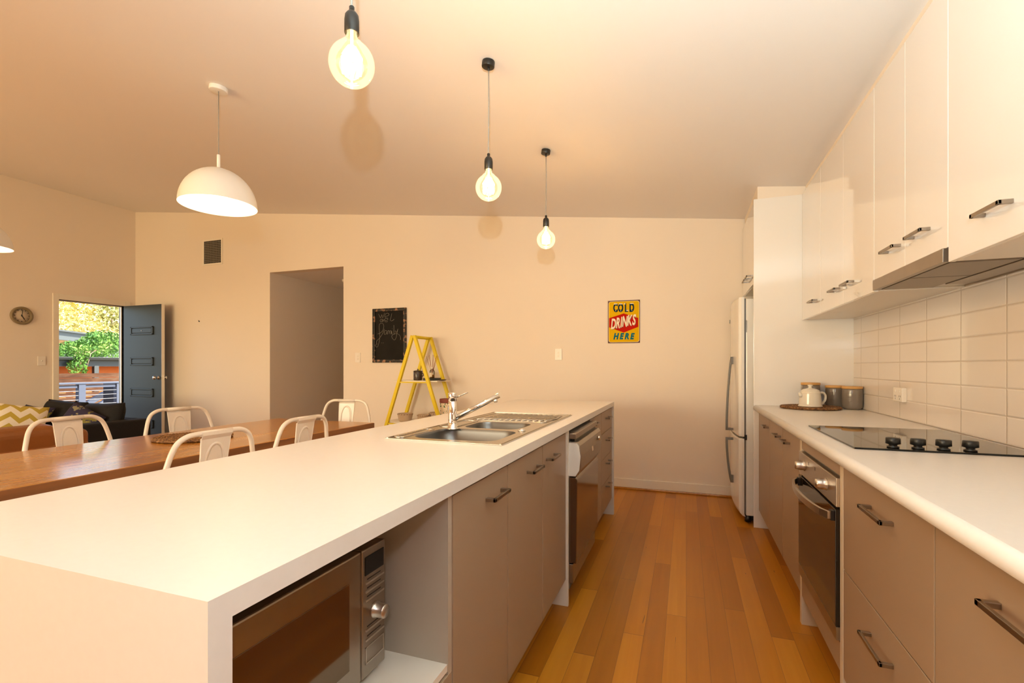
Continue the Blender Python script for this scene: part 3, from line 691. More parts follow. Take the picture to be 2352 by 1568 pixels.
# ------------------------------------------------------------------ pendants
def globe_pendant(y, label):
    x = -.900; zc = 2.048; zt_ = cz(x)
    t = thing('pendant_lamp', label, 'pendant lamp', (x, y, zt_), 'globe pendants over the island')
    Rm = Matrix.Rotation(math.atan(.1142), 3, 'Y')
    MB().lathe([(.030, 0), (.031, -.004), (.031, -.026), (.029, -.029), (.001, -.029)], (x, y, zt_-.001), 28).rot(Rm, (x, y, zt_)).build('ceiling_cap', M['black'], t, bev=.001)
    MB().lathe([(.006, -.025), (.006, -.045), (.004, -.048)], (x, y, zt_), 12).build('cord_grip', M['black'], t)
    MB().tube([(x, y, zt_-.04), (x+.0015, y, zt_-.2), (x-.001, y, zc+.18), (x, y, zc+.155)], .0032, 8).build('cord', M['cord'], t)
    MB().lathe([(.006, .165), (.0075, .163), (.0075, .150), (.013, .147), (.019, .138), (.0205, .125), (.0205, .088), (.019, .086), (.018, .087), (.018, .110), (.001, .111)], (x, y, zc), 28).build('lamp_holder', M['black'], t)
    pf = [(.0135, .108), (.0135, .085), (.018, .070), (.030, .060)]
    r = .0635
    pf += [(r*math.sin(R(a)), r*math.cos(R(a))-.0) for a in range(34, 180, 8)] + [(.0001, -r)]
    bl = MB().lathe(pf, (x, y, zc), 40, caps=False).build('globe', M['globe'], t)
    g = MB()
    for i in range(10):
        a = 2*PI*i/10
        g.tube([(x+.010*math.cos(a), y+.010*math.sin(a), zc+.046), (x+.026*math.cos(a+.5), y+.026*math.sin(a+.5), zc+.018), (x+.024*math.cos(a+1.), y+.024*math.sin(a+1.), zc-.026)], .0042, 6)
    g.build('filament', M['filament'], bl)
    MB().tube([(x, y, zc+.10), (x, y, zc+.05)], .004, 8).build('stem', M['filament'], bl)
    light('globe_lamp_light', 'POINT', (x, y, zc), 14, (1, .52, .13), shadow_soft_size=.03)
for y_, lb in ((1.157, 'nearest and largest-looking lit globe bulb on a black holder over the island'), (2.181, 'middle lit globe bulb hanging over the island sink'), (3.208, 'farthest lit globe bulb hanging over the island end')):
    globe_pendant(y_, lb)
def dome_pendant(x, y, label):
    zr = 2.145; r = .208; zt_ = cz(x)
    t = thing('dome_pendant', label, 'pendant lamp', (x, y, zt_), 'white dome pendants')
    Rm = Matrix.Rotation(math.atan(.1142), 3, 'Y')
    MB().lathe([(.050, 0), (.050, -.022), (.047, -.025), (.001, -.025)], (x, y, zt_-.001), 32).rot(Rm, (x, y, zt_)).build('ceiling_cap', M['shade'], t, bev=.001)
    MB().tube([(x, y, zt_-.02), (x, y, zr+.30)], .0028, 8).build('cord', M['cord'], t)
    MB().lathe([(.0095, .215), (.0095, .305), (.008, .308), (.001, .308)], (x, y, zr), 20).build('stem', M['shade'], t)
    pf = [(r*math.cos(R(a)), .222*math.sin(R(a))) for a in range(0, 88, 6)] + [(.004, .222)]
    pi_ = [((r-.003)*math.cos(R(a)), .218*math.sin(R(a))) for a in range(86, -1, -6)]
    MB().lathe(pf+pi_+[(r, 0)], (x, y, zr), 56, caps=False).build('lamp_shade', M['shade'], t)
    MB().ball((x, y, zr+.028), .056, 24, 16).lathe([(.014, .08), (.014, .15)], (x, y, zr), 12).build('lamp', M['lampball'], t)
dome_pendant(-2.643, 2.16, 'white dome pendant lamp over the dining table')
dome_pendant(-5.37, 2.24, 'white dome pendant over the lounge, cut by the left edge of the photo')

# ------------------------------------------------------------------ dining table and chairs
t = thing('dining_table', 'long polished timber dining table behind the island', 'table', (-2.73, 1.75, 0))
TX0, TX1, TY0, TY1, TTZ = -3.20, -2.262, .30, 3.172, .75
B(TX0, TX1, TY0, TY1, TTZ-.042, TTZ).build('tabletop', M['table'], t, bev=.003)
B(TX1-.002, TX1+.004, TY0, TY1, TTZ-.042, TTZ-.002).build('edge_strip', M['tableedge'], t, bev=.001)
B(TX0+.12, TX1-.12, TY0+.18, TY1-.18, TTZ-.13, TTZ-.043).build('apron', M['tableedge'], t)
for xx in (TX0+.08, TX1-.17):
    for yy in (TY0+.14, TY1-.23): B(xx, xx+.09, yy, yy+.09, 0, TTZ-.043).build('leg', M['tableedge'], t, bev=.004)
round_mat('placemat', 'round brown woven placemat on the timber dining table', -2.79, 2.115, TTZ, .20)

def make_chair():
    t = thing('dining_chair', 'x', 'chair')
    # back hoop running down to the seat and on into the rear legs; back line at y = 0, seat towards +y
    half = [(.0, -.012, .886), (.09, -.012, .887), (.135, -.011, .882), (.172, -.008, .862), (.193, -.004, .830), (.208, .004, .780), (.222, .014, .710), (.226, .028, .620), (.215, .045, .520), (.205, .055, .445)]
    pts = [(-x_, y_, z_) for x_, y_, z_ in half[::-1]] + half[1:]
    MB().tube(bez(pts, 4), .0115, 12).build('back_hoop', M['chair'], t)
    # splat with pressed arch
    sp = MB(); rs = []
    for z_, w_, y_ in ((.893, .075, -.024), (.878, .075, -.024), (.86, .073, -.012), (.72, .066, .008), (.56, .058, .030), (.45, .053, .05)):
        rs.append([(-w_, y_-.002, z_), (w_, y_-.002, z_), (w_, y_+.002, z_), (-w_, y_+.002, z_)])
    sp.rings(rs, True, True, False)
    for s_ in (-1, 1):
        sp.tube([(s_*.073, -.012, .865), (s_*.066, .008, .72), (s_*.058, .030, .56), (s_*.053, .05, .45)], .0035, 6)
    spl = sp.build('splat', M['chair'], t)
    def yp(z_): return -.012 + (.86-z_)*.147
    arch = [(-.036, .50), (-.042, .62), (-.045, .72), (-.042, .780), (-.026, .822), (0, .836), (.026, .822), (.042, .780), (.045, .72), (.042, .62), (.036, .50)]
    g = MB()
    L_ = bez([(x_, yp(z_), z_) for x_, z_ in arch], 4)
    g.tube(L_, .0072, 8)
    inner = [(x_*.84, z_-.008) for x_, z_ in arch]
    g.rings([[(x_, yp(z_)+q, z_) for x_, z_ in inner] for q in (-.004, .004)], True, True, False)
    g.build('pressed_arch', M['chair'], spl)
    MB().tube([(-.078, -.012, .886), (.078, -.012, .886)], .0128, 12).build('top_wrap', M['chair'], t)
    s_ = MB()
    rr = []
    for z_, ins in ((.425, 0), (.445, 0), (.452, .008), (.449, .02), (.446, .06)):
        rr.append([(x_, y_, z_) for x_, y_ in rounded(-.19+ins, .19-ins, .03+ins, .42-ins, .05)])
    s_.rings(rr, True, True, True).build('seat', M['chair'], t)
    for sx in (-1, 1):
        for (y0_a, y1_a) in ((.05, -.02), (.39, .44)):
            MB().rings([[(sx*.165-.018, y0_a-.018, .43), (sx*.165+.018, y0_a-.018, .43), (sx*.165+.018, y0_a+.018, .43), (sx*.165-.018, y0_a+.018, .43)],
                        [(sx*.215-.011, y1_a-.011, 0), (sx*.215+.011, y1_a-.011, 0), (sx*.215+.011, y1_a+.011, 0), (sx*.215-.011, y1_a+.011, 0)]], True, True, False).build('leg', M['chair'], t)
    MB().bar((-.19, .01, .25), (.19, .01, .25), .006, .03).build('brace', M['chair'], t)
    return t
ch0 = make_chair()
for i, (x_, y_, a, lb) in enumerate([
    (-2.02, 1.63, 90, 'white metal chair on the island side, nearest the camera, in front of the placemat'),
    (-2.07, 2.235, 94, 'white metal chair on the island side of the table, farther from the camera'),
    (-3.33, 1.775, -84, 'white metal chair on the far table side, in front of the tan leather sofa'),
    (-3.34, 2.43, -98, 'white metal chair on the far table side, in front of the open front door'),
    (-2.78, 3.50, 190, 'white metal chair at the far head of the table')]):
    o = ch0 if i == 0 else copy_tree(ch0)
    o.location = (x_, y_, 0); o.rotation_euler = (0, 0, R(a)); tag(o, lb, 'chair', 'white metal dining chairs')

# ------------------------------------------------------------------ lounge
def soft(x0, x1, y0, y1, z0, z1, puff=.0):
    return B(x0, x1, y0, y1, z0, z1)
t = thing('sofa', 'black fabric sofa by the front door with loose back cushions', 'sofa', (-6.6, 3.35, 0))
B(-7.42, -5.81, 2.94, 3.86, .11, .30).build('base', M['sofa'], t, bev=.02)
B(-5.98, -5.79, 2.92, 3.88, .10, .585).build('arm', M['sofa'], t, bev=.025, seg=3)
B(-7.44, -7.25, 2.92, 3.88, .10, .585).build('arm', M['sofa'], t, bev=.025, seg=3)
B(-7.25, -5.98, 3.72, 3.88, .30, .585).build('back', M['sofa'], t, bev=.025, seg=3)
for x0, x1 in ((-7.25, -6.62), (-6.61, -5.99)):
    B(x0+.004, x1-.004, 2.90, 3.70, .30, .43).build('seat_cushion', M['sofa'], t, bev=.04, seg=3)
def pillow(w, h, th, n=14, pinch=.10):
    mb = MB(); 
    for sgn in (1, -1):
        L = []
        for i in range(n+1):
            row = []
            for j in range(n+1):
                u = -1+2*i/n; v = -1+2*j/n
                pu = u*(1-pinch*(v*v)*.5*(1 if abs(u) > .0 else 1)); pv = v*(1-pinch*(u*u)*.5)
                pu = u*(1-pinch*(1-v*v)*.6); pv = v*(1-pinch*(1-u*u)*.6)
                d_ = th/2*((1-u**4)*(1-v**4))**.6
                row.append(mb.bm.verts.new((pu*w/2, -sgn*d_, pv*h/2)))
            L.append(row)
        for i in range(n):
            for j in range(n):
                f = mb.bm.faces.new((L[i][j], L[i+1][j], L[i+1][j+1], L[i][j+1])); f.smooth = True
    bmesh.ops.remove_doubles(mb.bm, verts=mb.bm.verts, dist=.0005)
    return mb
def put_pillow(name, m, w, h, th, loc, rot, parent=None, label=None, pinch=.10, group=None):
    o = pillow(w, h, th, pinch=pinch).build(name, m, None)
    if parent:
        o.parent = parent; o.location = Vector(loc)-parent.location
    else: o.location = loc; tag(o, label, 'pillow', group)
    o.rotation_euler = tuple(R(a) for a in rot); return o
put_pillow('back_cushion', M['sofa'], .70, .42, .20, (-6.93, 3.63, .57), (-14, 2, 2), t, pinch=.04)
put_pillow('back_cushion', M['sofa'], .70, .42, .20, (-6.26, 3.64, .56), (-14, -2, -2), t, pinch=.04)
G = 'scatter pillows on the sofas'
put_pillow('pillow', M['floral'], .44, .44, .14, (-6.25, 3.40, .53), (-22, 24, 10), None, 'navy and olive patterned pillow at the right of the black sofa', group=G)
put_pillow('pillow', M['floral'], .44, .40, .14, (-7.02, 3.36, .555), (-32, 4, 8), None, 'navy and olive patterned pillow at the left of the black sofa', group=G)
t = thing('armchair_sofa', 'tan leather sofa with its back to the dining table', 'sofa', (-4.95, 1.75, 0))
B(-5.33, -4.57, .88, 2.51, .13, .42).build('base', M['leather'], t, bev=.03, seg=3)
B(-4.72, -4.49, .85, 2.545, .12, .60).build('back', M['leather'], t, bev=.045, seg=4)
B(-5.35, -4.50, 2.36, 2.545, .12, .69).build('arm', M['leather'], t, bev=.05, seg=4)
B(-5.35, -4.55, .85, 1.03, .12, .655).build('arm', M['leather'], t, bev=.05, seg=4)
for y0, y1 in ((1.04, 1.69), (1.70, 2.35)):
    o = B(-.10, .10, y0-(y0+y1)/2, y1-(y0+y1)/2, -.17, .17).build('back_cushion', M['leather'], None, bev=.07, seg=5)
    o.parent = t; o.location = Vector((-4.60, (y0+y1)/2, .575))-t.location; o.rotation_euler = (0, R(4), 0)
    B(-5.34, -4.73, y0, y1, .42, .50).build('seat_cushion', M['leather'], t, bev=.03, seg=3)
for xx in (-5.3, -4.6):
    for yy in (.92, 2.45): MB().lathe([(.02, 0), (.025, .12)], (xx, yy, 0), 12).build('foot', M['black'], t)
put_pillow('pillow', M['chevron'], .37, .42, .14, (-4.86, 2.235, .69), (-14, 12, 80), None, 'yellow and white chevron pillow on the tan leather sofa', group=G)
put_pillow('pillow', M['floral'], .44, .42, .14, (-4.98, 1.80, .68), (-20, 14, 80), None, 'navy and olive patterned pillow left of the chevron pillow', group=G)

# ------------------------------------------------------------------ on the walls
# clock
cy_, cz_ = 3.520, 1.790
t = thing('wall_clock', 'round grey-brown clock showing five o\'clock on the left wall', 'clock', (XL, cy_, cz_))
MB().lathe([(.098, .0), (.107, .004), (.108, .020), (.103, .028), (.082, .028), (.079, .020), (.079, .012)], (XL, cy_, cz_), 48, caps=False, ax='x').build('rim', M['rim'], t)
fc = MB().lathe([(.082, .0), (.082, .012), (.001, .0121)], (XL, cy_, cz_), 48, ax='x').build('dial', M['face'], t)
g = MB()
for i in range(12):
    a = 2*PI*i/12; r0, r1 = .062, .074
    g.bar((XL+.0128, cy_+r0*math.sin(a), cz_+r0*math.cos(a)), (XL+.0128, cy_+r1*math.sin(a), cz_+r1*math.cos(a)), .0015, .0068, up=(1, 0, 0)) if False else g.tube([(XL+.0128, cy_+r0*math.sin(a), cz_+r0*math.cos(a)), (XL+.0128, cy_+r1*math.sin(a), cz_+r1*math.cos(a))], .0032, 6)
g.build('hour_marks', M['black'], fc)
def hand(a, ln, w, nm): MB().tube([(XL+.016, cy_-.012*math.sin(a), cz_-.012*math.cos(a)), (XL+.016, cy_+ln*math.sin(a), cz_+ln*math.cos(a))], [w*1.2, w], 6).build(nm, M['black'], t)
hand(R(150), .052, .0040, 'hour_hand'); hand(R(7), .068, .0026, 'minute_hand')
MB().lathe([(.007, .012), (.007, .019), (.001, .0195)], (XL, cy_, cz_), 12, ax='x').build('hub', M['black'], t)
# switches
def switch(loc, wall, w, h, label, n):
    t = thing('light_switch', label, 'light switch', loc, 'wall light switches')
    x_, y_, z_ = loc
    if wall == 'left':
        B(x_, x_+.009, y_-w/2, y_+w/2, z_-h/2, z_+h/2).build('plate', M['plate'], t, bev=.002)
        MB().lathe([(.008, .009), (.008, .013), (.001, .014)], (x_, y_, z_), 14, ax='x').build('button', M['plate'], t)
    else:
        B(x_-w/2, x_+w/2, y_-.009, y_, z_-h/2, z_+h/2).build('plate', M['plate'], t, bev=.002)
        for k_ in range(n):
            zz_ = z_ + (.016 if k_ else -.016) if n > 1 else z_
            B(x_-.008, x_+.008, y_-.013, y_-.009, zz_-.010, zz_+.010).build('button', M['white'], t, bev=.002)
switch((XL, 3.715, 1.25), 'left', .078, .115, 'small cream switch plate between the clock and the front door', 1)
switch((-3.651, YB, 1.286), 'back', .072, .115, 'cream two-button switch between the hall opening and the blackboard', 2)
switch((-1.217, YB, 1.304), 'back', .072, .115, 'cream switch on the back wall left of the yellow sign', 2)
# hook
t = tag(MB().tube([(-6.234, YB, 1.79), (-6.234, YB-.012, 1.79), (-6.234, YB-.014, 1.81)], .004, 6).lathe([(.007, -.004), (.007, 0)], (-6.234, YB, 1.795), 8, ax='y').build('picture_hook', M['black'], loc=(-6.234, YB, 1.795)), 'tiny dark hook left in the bare back wall beside the open door', 'hook')
# air vent
vx0, vx1, vz0, vz1 = -6.14, -5.828, 2.565, 2.868
t = thing('air_vent', 'square air grille high on the back wall', 'vent', ((vx0+vx1)/2, YB, (vz0+vz1)/2))
fr = .022
MB().box(vx0-fr, vx1+fr, YB-.010, YB, vz1, vz1+fr).box(vx0-fr, vx1+fr, YB-.010, YB, vz0-fr, vz0).box(vx0-fr, vx0, YB-.010, YB, vz0, vz1).box(vx1, vx1+fr, YB-.010, YB, vz0, vz1).build('frame', M['trim'], t)
B(vx0, vx1, YB-.002, YB-.0005, vz0, vz1).build('backing', M['black'], t)
g = MB()
for i in range(1, 13):
    z_ = vz0+(vz1-vz0)*i/13; g.prism([(YB-.009, z_-.003), (YB-.003, z_+.004), (YB-.003, z_+.0055), (YB-.009, z_-.0015)], vx0, vx1, 'x')
for i in range(1, 11):
    x_ = vx0+(vx1-vx0)*i/11; g.box(x_-.0025, x_+.0025, YB-.006, YB-.003, vz0, vz1)
g.build('louvres', mat('grey_louvre', (.36, .33, .28), .4, metal=.3), t)
# hall smoke detector
tag(MB().lathe([(.055, 0), (.055, -.022), (.045, -.034), (.001, -.036)], (-4.42, 5.56, hz), 28).build('smoke_detector', M['white'], loc=(-4.42, 5.56, hz)), 'round white smoke detector on the hall ceiling', 'smoke detector')

# blackboard
bx0, bx1, bz0, bz1 = -3.437, -2.988, 1.226, 1.850
t = thing('blackboard', 'black-framed blackboard with chalk writing on the back wall', 'blackboard', ((bx0+bx1)/2, YB, (bz0+bz1)/2))
B(bx0+.02, bx1-.02, YB-.010, YB-.001, bz0+.02, bz1-.02).build('slate', M['board'], t)
e = .034
MB().box(bx0, bx1, YB-.022, YB, bz1-e, bz1).box(bx0, bx1, YB-.022, YB, bz0, bz0+e).box(bx0, bx0+e, YB-.022, YB, bz0+e, bz1-e).box(bx1-e, bx1, YB-.022, YB, bz0+e, bz1-e).box(bx0+.006, bx1-.006, YB-.027, YB-.02, bz1-.012, bz1-.006).box(bx0+.006, bx1-.006, YB-.027, YB-.02, bz0+.006, bz0+.012).box(bx0+.006, bx0+.012, YB-.027, YB-.02, bz0+.012, bz1-.012).box(bx1-.012, bx1-.006, YB-.027, YB-.02, bz0+.012, bz1-.012).build('frame', M['dframe'], t, bev=.003)
def bp(px, py):
    u = (px-182)/735.; top_ = 205-40*u; bot = 1405-8*u
    return (bx0+u*(bx1-bx0), YB-.0112, bz1-(py-top_)/(bot-top_)*(bz1-bz0))
g = MB()
strokes = [
 [(310,315),(330,350),(352,400),(375,355),(385,330),(400,400),(425,350),(443,290)],
 [(462,370),(520,352),(545,325),(515,295),(470,310),(452,360),(468,400),(500,412)],
 [(392,440),(365,430),(345,465),(362,492),(388,470),(396,430),(394,470),(402,495)],
 [(412,435),(418,478),(430,445),(448,432)],
 [(445,465),(500,450),(520,420),(490,405),(450,430),(450,475),(480,490),(515,478)],
 [(605,300),(590,370),(572,440),(590,468),(620,460),(655,428)],
 [(292,765),(350,740),(400,690),(428,610),(420,545),(380,520),(335,545),(325,620),(332,720),(340,830),(325,940),(295,1040),(265,1058),(245,1025),(258,990),(285,985)],
 [(262,975),(270,920),(320,870),(380,790),(420,710),(440,650)],
 [(490,690),(462,680),(440,720),(440,765),(465,770),(488,730),(495,685),(492,740),(502,772)],
 [(512,765),(516,710),(530,680),(545,700),(548,762)],[(548,740),(560,690),(578,685),(584,720),(586,765)],
 [(592,765),(600,700),(602,690),(606,730),(614,765)],[(610,640),(612,646)],
 [(650,560),(652,640),(650,720),(662,770)],
 [(684,680),(680,715),(700,722),(722,690),(738,645)],[(738,645),(722,720),(708,800),(685,870),(655,893),(622,862),(603,818),(625,775),(690,752),(750,765),(785,810),(795,860),(790,892)],
 [(372,962),(388,964)],[(410,962),(424,964)]]
for st in strokes:
    g.tube(bez([bp(*p) for p in st], 5), .0017, 4)
g.build('chalk_writing', M['chalk'], t)

# metal sign
sx_0, sx_1, sz0, sz1 = -.720, -.416, 1.409, 1.822
scx, scz = (sx_0+sx_1)/2, (sz0+sz1)/2; sw, sh = sx_1-sx_0, sz1-sz0
t = thing('metal_sign', 'yellow tin sign reading COLD DRINKS HERE on the back wall', 'sign', (scx, YB, scz))
B(sx_0, sx_1, YB-.006, YB-.001, sz0, sz1).build('backing', M['rust'], t, bev=.001)
MB().prism(rounded(sx_0+.007, sx_1-.005, sz0+.007, sz1-.008, .022), YB-.0068, YB-.006).build('cream_edge', M['signw'], t)
MB().prism(rounded(sx_0+.0095, sx_1-.008, sz0+.0095, sz1-.0105, .022), YB-.0074, YB-.0068).build('yellow_face', M['signy'], t)
def sp_(px, py):   # crop pixels -> sign plane
    return (sx_0+(px-372)/(1072-372)*sw, sz1-(py-(335-35*(px-372)/700))/(915)*sh)
MB().prism([sp_(*p) for p in ((722, 598), (400, 708), (400, 905), (722, 1010), (1036, 880), (1036, 690))], YB-.0080, YB-.0074).build('red_panel', M['signr'], t)
def word(body, pts, h, wl_, m, dy, shear=0., off=0., name='lettering'):
    bm = bmesh.new(); org = sp_(722, 800)
    for chh, (px, py) in zip(body, pts):
        x_, z_ = sp_(px, py)
        c = D.curves.new('glyph', 'FONT'); c.body = chh; c.size = h; c.align_x = 'CENTER'; c.align_y = 'CENTER'; c.extrude = .0003; c.shear = shear; c.offset = off; c.resolution_u = 4
        o = D.objects.new('glyph', c); C.objects.link(o); bpy.context.view_layer.update()
        me = D.meshes.new_from_object(o.evaluated_get(bpy.context.evaluated_depsgraph_get()))
        me.transform(Matrix.Translation((x_, dy, z_)) @ Matrix.Rotation(R(90), 4, 'X') @ Matrix.Diagonal((wl_, 1, 1, 1)))
        bm.from_mesh(me); D.objects.remove(o); D.curves.remove(c); D.meshes.remove(me)
    mb = MB(); mb.bm = bm; return mb.build(name, m, t)
k1 = .105
word('COLD', ((541, 490), (655, 487), (778, 482), (897, 480)), .108, .56, M['signn'], YB-.0084, 0, .0060)
word('DRINKS', ((496, 850), (596, 826), (668, 808), (745, 790), (847, 764), (946, 750)), .138, .46, M['signs'], YB-.0084, .22, .0045, 'letter_shadow')
word('DRINKS', ((488, 842), (588, 818), (660, 800), (737, 782), (839, 756), (938, 742)), .138, .46, M['signw'], YB-.0092, .22, .0045)
word('HERE', ((545, 1102), (668, 1096), (782, 1092), (897, 1090)), .078, .80, M['signb'], YB-.0084, .25, .0048)
g = MB()
def snow(cx, cy, w_, h_):
    pts = [(-1, .35), (-.8, -.5), (-.3, -1), (.25, -.8), (.75, -1), (1, -.3), (.9, .5), (.6, .0), (.3, .7), (0, .1), (-.35, .8), (-.65, .15)]
    g.prism([sp_(cx+a*w_, cy+b*h_) for a, b in pts], YB-.0094, YB-.0086)
for q in ((541, 402, 42, 16), (655, 400, 42, 16), (742, 398, 20, 16), (893, 388, 46, 14), (800, 538, 26, 16), (545, 548, 10, 12), (655, 548, 10, 10), (900, 535, 10, 9)): snow(*q)
g.build('snow_caps', M['signw'], t)

# ------------------------------------------------------------------ yellow ladder shelf
ax_, az = -2.655, 1.50; fy_, ry_ = 4.40, 4.735; k_s = .337
t = thing('ladder_shelf', 'yellow A-frame ladder shelf with white boards against the back wall', 'shelf', (ax_, 4.57, 0))
for yy in (fy_, ry_):
    for s_ in (-1, 1):
        MB().bar((ax_+s_*.012, yy, az), (ax_+s_*(.012+k_s*az), yy, .0), .030, .034, up=(s_*1., 0, .337)).build('leg', M['yellow'], t, bev=.003)
MB().tube([(ax_, fy_, az-.012), (ax_, ry_, az-.012)], .017, 12).build('top_bar', M['yellow'], t)
for z_, ex in ((1.035, .110), (.600, .08), (.20, .08)):
    hw = k_s*(az-z_)
    for yy in (fy_, ry_): B(ax_-hw, ax_+hw, yy-.010, yy+.010, z_-.024, z_-.0125).build('cross_rail', M['yellow'], t)
    B(ax_-hw-ex, ax_+hw+ex, fy_+.018, ry_-.018, z_-.012, z_).build('shelf_board', M['white'], t, bev=.002)
sz_ = 1.0355
t = thing('lidded_jar', 'dark brown textured jar with lid on the yellow ladder shelf', 'jar', (-2.68, 4.53, sz_))
MB().lathe([(.040, .0), (.046, .004), (.048, .010), (.048, .085), (.046, .090)], (-2.68, 4.53, sz_), 28).build('body', M['darkjar'], t)
MB().lathe([(.049, .090), (.049, .098), (.030, .104), (.008, .107), (.006, .113), (.008, .118), (.001, .121)], (-2.68, 4.53, sz_), 28).build('lid', M['darkjar'], t)
MB().tube([(-2.632, 4.53, sz_+.075), (-2.615, 4.53, sz_+.07), (-2.613, 4.53, sz_+.05), (-2.628, 4.53, sz_+.042)], .005, 8).build('handle', M['darkjar'], t)
tag(B(-2.585, -2.440, 4.47, 4.60, sz_, sz_+.026).build('tray', M['mattray'], loc=(-2.51, 4.53, sz_), bev=.003), 'small black tray under the reed diffuser', 'tray')
t = thing('reed_diffuser', 'amber reed diffuser bottle with dark sticks on the black tray', 'diffuser', (-2.510, 4.53, sz_+.0265))
zb = sz_+.0265
MB().lathe([(.022, 0), (.025, .003), (.025, .070), (.020, .082), (.009, .088), (.009, .098)], (-2.510, 4.53, zb), 24).build('bottle', M['glass'], t)
MB().lathe([(.0235, .002), (.0235, .034), (.001, .0345)], (-2.510, 4.53, zb), 24).build('oil', M['ambery'], t)
B(-2.524, -2.496, 4.502, 4.505, zb+.012, zb+.055).build('label', M['signw'], t)
MB().lathe([(.010, .092), (.012, .094), (.012, .112), (.008, .114)], (-2.510, 4.53, zb), 20).build('collar', M['white'], t)
g = MB()
for i, (a, b_) in enumerate(((-.070, .0), (-.048, .02), (-.024, -.01), (-.002, .02), (.022, 0), (.045, .02), (.055, -.01), (.066, .01))):
    g.tube([(-2.510+a*-.12, 4.53, zb+.02), (-2.510+a, 4.53+b_, zb+.245-abs(a)*.25)], .0016, 5)
g.build('reeds', M['reed'], t)
tag(MB().lathe([(.030, 0), (.042, .006), (.044, .012), (.040, .011), (.001, .006)], (-2.385, 4.52, sz_), 24).build('dish', M['darkjar'], loc=(-2.385, 4.52, sz_)), 'small dark dish at the right end of the ladder shelf board', 'dish')
def basket(x_, y_, r, h, label):
    z_ = .6006
    t = thing('basket', label, 'basket', (x_, y_, z_), 'woven baskets on the lower shelf')
    pf = [(r*.78, 0)]; n_ = 9
    for i in range(n_):
        q = r*.80+r*.20*(i/(n_-1))**.7; zz_ = h*(i+.5)/n_; pf += [(q, zz_-h*.03), (q+.002, zz_+h*.02)]
    pf += [(r, h), (r-.005, h+.001), (r-.007, h*.9), (r*.76, .006), (.001, .005)]
    MB().lathe(pf, (x_, y_, z_), 32).build('body', M['basket'], t)
    g = MB()
    for i in range(16):
        a = 2*PI*i/16; g.tube([(x_+(r+.001)*math.cos(a), y_+(r+.001)*math.sin(a), z_+h*.84), (x_+(r+.001)*math.cos(a+.1), y_+(r+.001)*math.sin(a+.1), z_+h*.93)], .0022, 5)
    g.build('stitching', M['rust'], t)
basket(-2.835, 4.53, .080, .080, 'small cream woven basket at the left of the lower ladder shelf')
basket(-2.60, 4.50, .060, .075, 'smallest cream woven basket in front of the larger one on the lower ladder shelf')
basket(-2.50, 4.62, .085, .092, 'larger cream woven basket in the middle of the lower ladder shelf')
t = thing('storage_tin', 'tall patterned tin with red-brown lid at the right of the lower ladder shelf', 'tin', (-2.345, 4.52, .6006))
B(-2.39, -2.30, 4.475, 4.565, .6006, .805).build('body', M['printed'], t, bev=.006, seg=3)
B(-2.393, -2.297, 4.472, 4.568, .805, .850).build('lid', M['redbox'], t, bev=.006, seg=3)
tb_ = MB().box(-2.3895, -2.3005, 4.4742, 4.4750, .73, .76)
tb_.build('label_band', M['signw'], t)
# ------------------------------------------------------------------ outside the front door
struct(B(-40, -10.6, -12, 40, -2.2, -1.6).build('ground', M['soil']))
struct(B(-10.4, XL-.13, 2.0, 9.0, -.14, -.02).build('deck', M['fence']))
struct(B(-10.2, XL-.26, 0, 9.5, 3.48, 3.6).build('added_shade_eave', M['fascia']))  # unseen eave, added to keep sun off the railing and fence
t = thing('railing', 'blue-grey deck railing with steel wires outside the front door', 'railing', (-9.5, 5.4, 0))
B(-9.55, -9.45, 3.2, 5.86, .885, .915).build('top_rail', M['rail'], t, bev=.003)
B(-9.52, -9.48, 3.2, 5.79, .825, .872).build('sub_rail', M['rail'], t)
for yy in (3.25, 5.175, 5.745):
    B(-9.55, -9.46, yy, yy+.10, -.02, .885).build('post', M['rail'], t, bev=.003)
B(-9.9, -9.55, 5.79, 5.86, -.02, .885).build('post', mat('shaded_post_side', (.012, .015, .025), .5), t)  # shaded side face of the post, its shade put into a darker paint
for zz_ in (.771, .698, .625, .544, .46, .38): MB().tube([(-9.47, 3.25, zz_), (-9.47, 5.80, zz_)], .005, 6).build('wire', M['wire'], t)
MB().bar((-10.2, 5.45, .35), (-10.2, 6.45, .95), .05, .09).bar((-10.2, 5.70, .35), (-10.2, 6.60, .95), .05, .05).build('stair_stringer', M['rail'], t)
t = thing('timber_fence', 'weathered brown slat fence beyond the deck railing', 'fence', (-11.2, 6, -.5))
g = MB()
zz_ = 1.045
for i in range(16):
    z1 = zz_-i*.092; g.box(-11.03-(i % 2)*.01, -11.0, 3.0, 9.5, z1-.082, z1)
g.build('slats', M['fence'], t)
for yy in (3.6, 5.4, 7.2, 9.0): B(-11.12, -11.04, yy, yy+.09, -1.6, 1.0).build('post', M['fence'], t)
t = thing('carport', 'low neighbouring building with dark gutter and burnt-orange wall', 'building', (-16, 9, -1.6))
B(-17.5, -14.6, 4.5, 13.0, -1.6, 1.30).build('wall', M['orange'], t)
MB().prism([(-14.05, 1.34), (-13.93, 1.34), (-13.90, 1.395), (-13.90, 1.41), (-14.05, 1.41)], 4.5, 13.0).build('gutter', M['fascia'], t)
B(-14.10, -14.06, 4.5, 13.0, 1.18, 1.38).build('fascia', M['fascia'], t)
MB().prism([(-14.1, 1.39), (-18.5, 1.72), (-18.5, 1.62), (-14.1, 1.32)], 4.5, 13.0).build('roof', M['roof'], t)
B(-14.15, -14.05, 8.02, 8.12, -1.6, 1.2).build('post', M['fascia'], t)
t = thing('neighbour_house', 'peach-walled house with a broad grey fascia behind the carport', 'house', (-20, 10, -1.6))
B(-23.0, -18.8, 4.0, 11.6, -1.6, 2.05).build('wall', M['peach'], t)
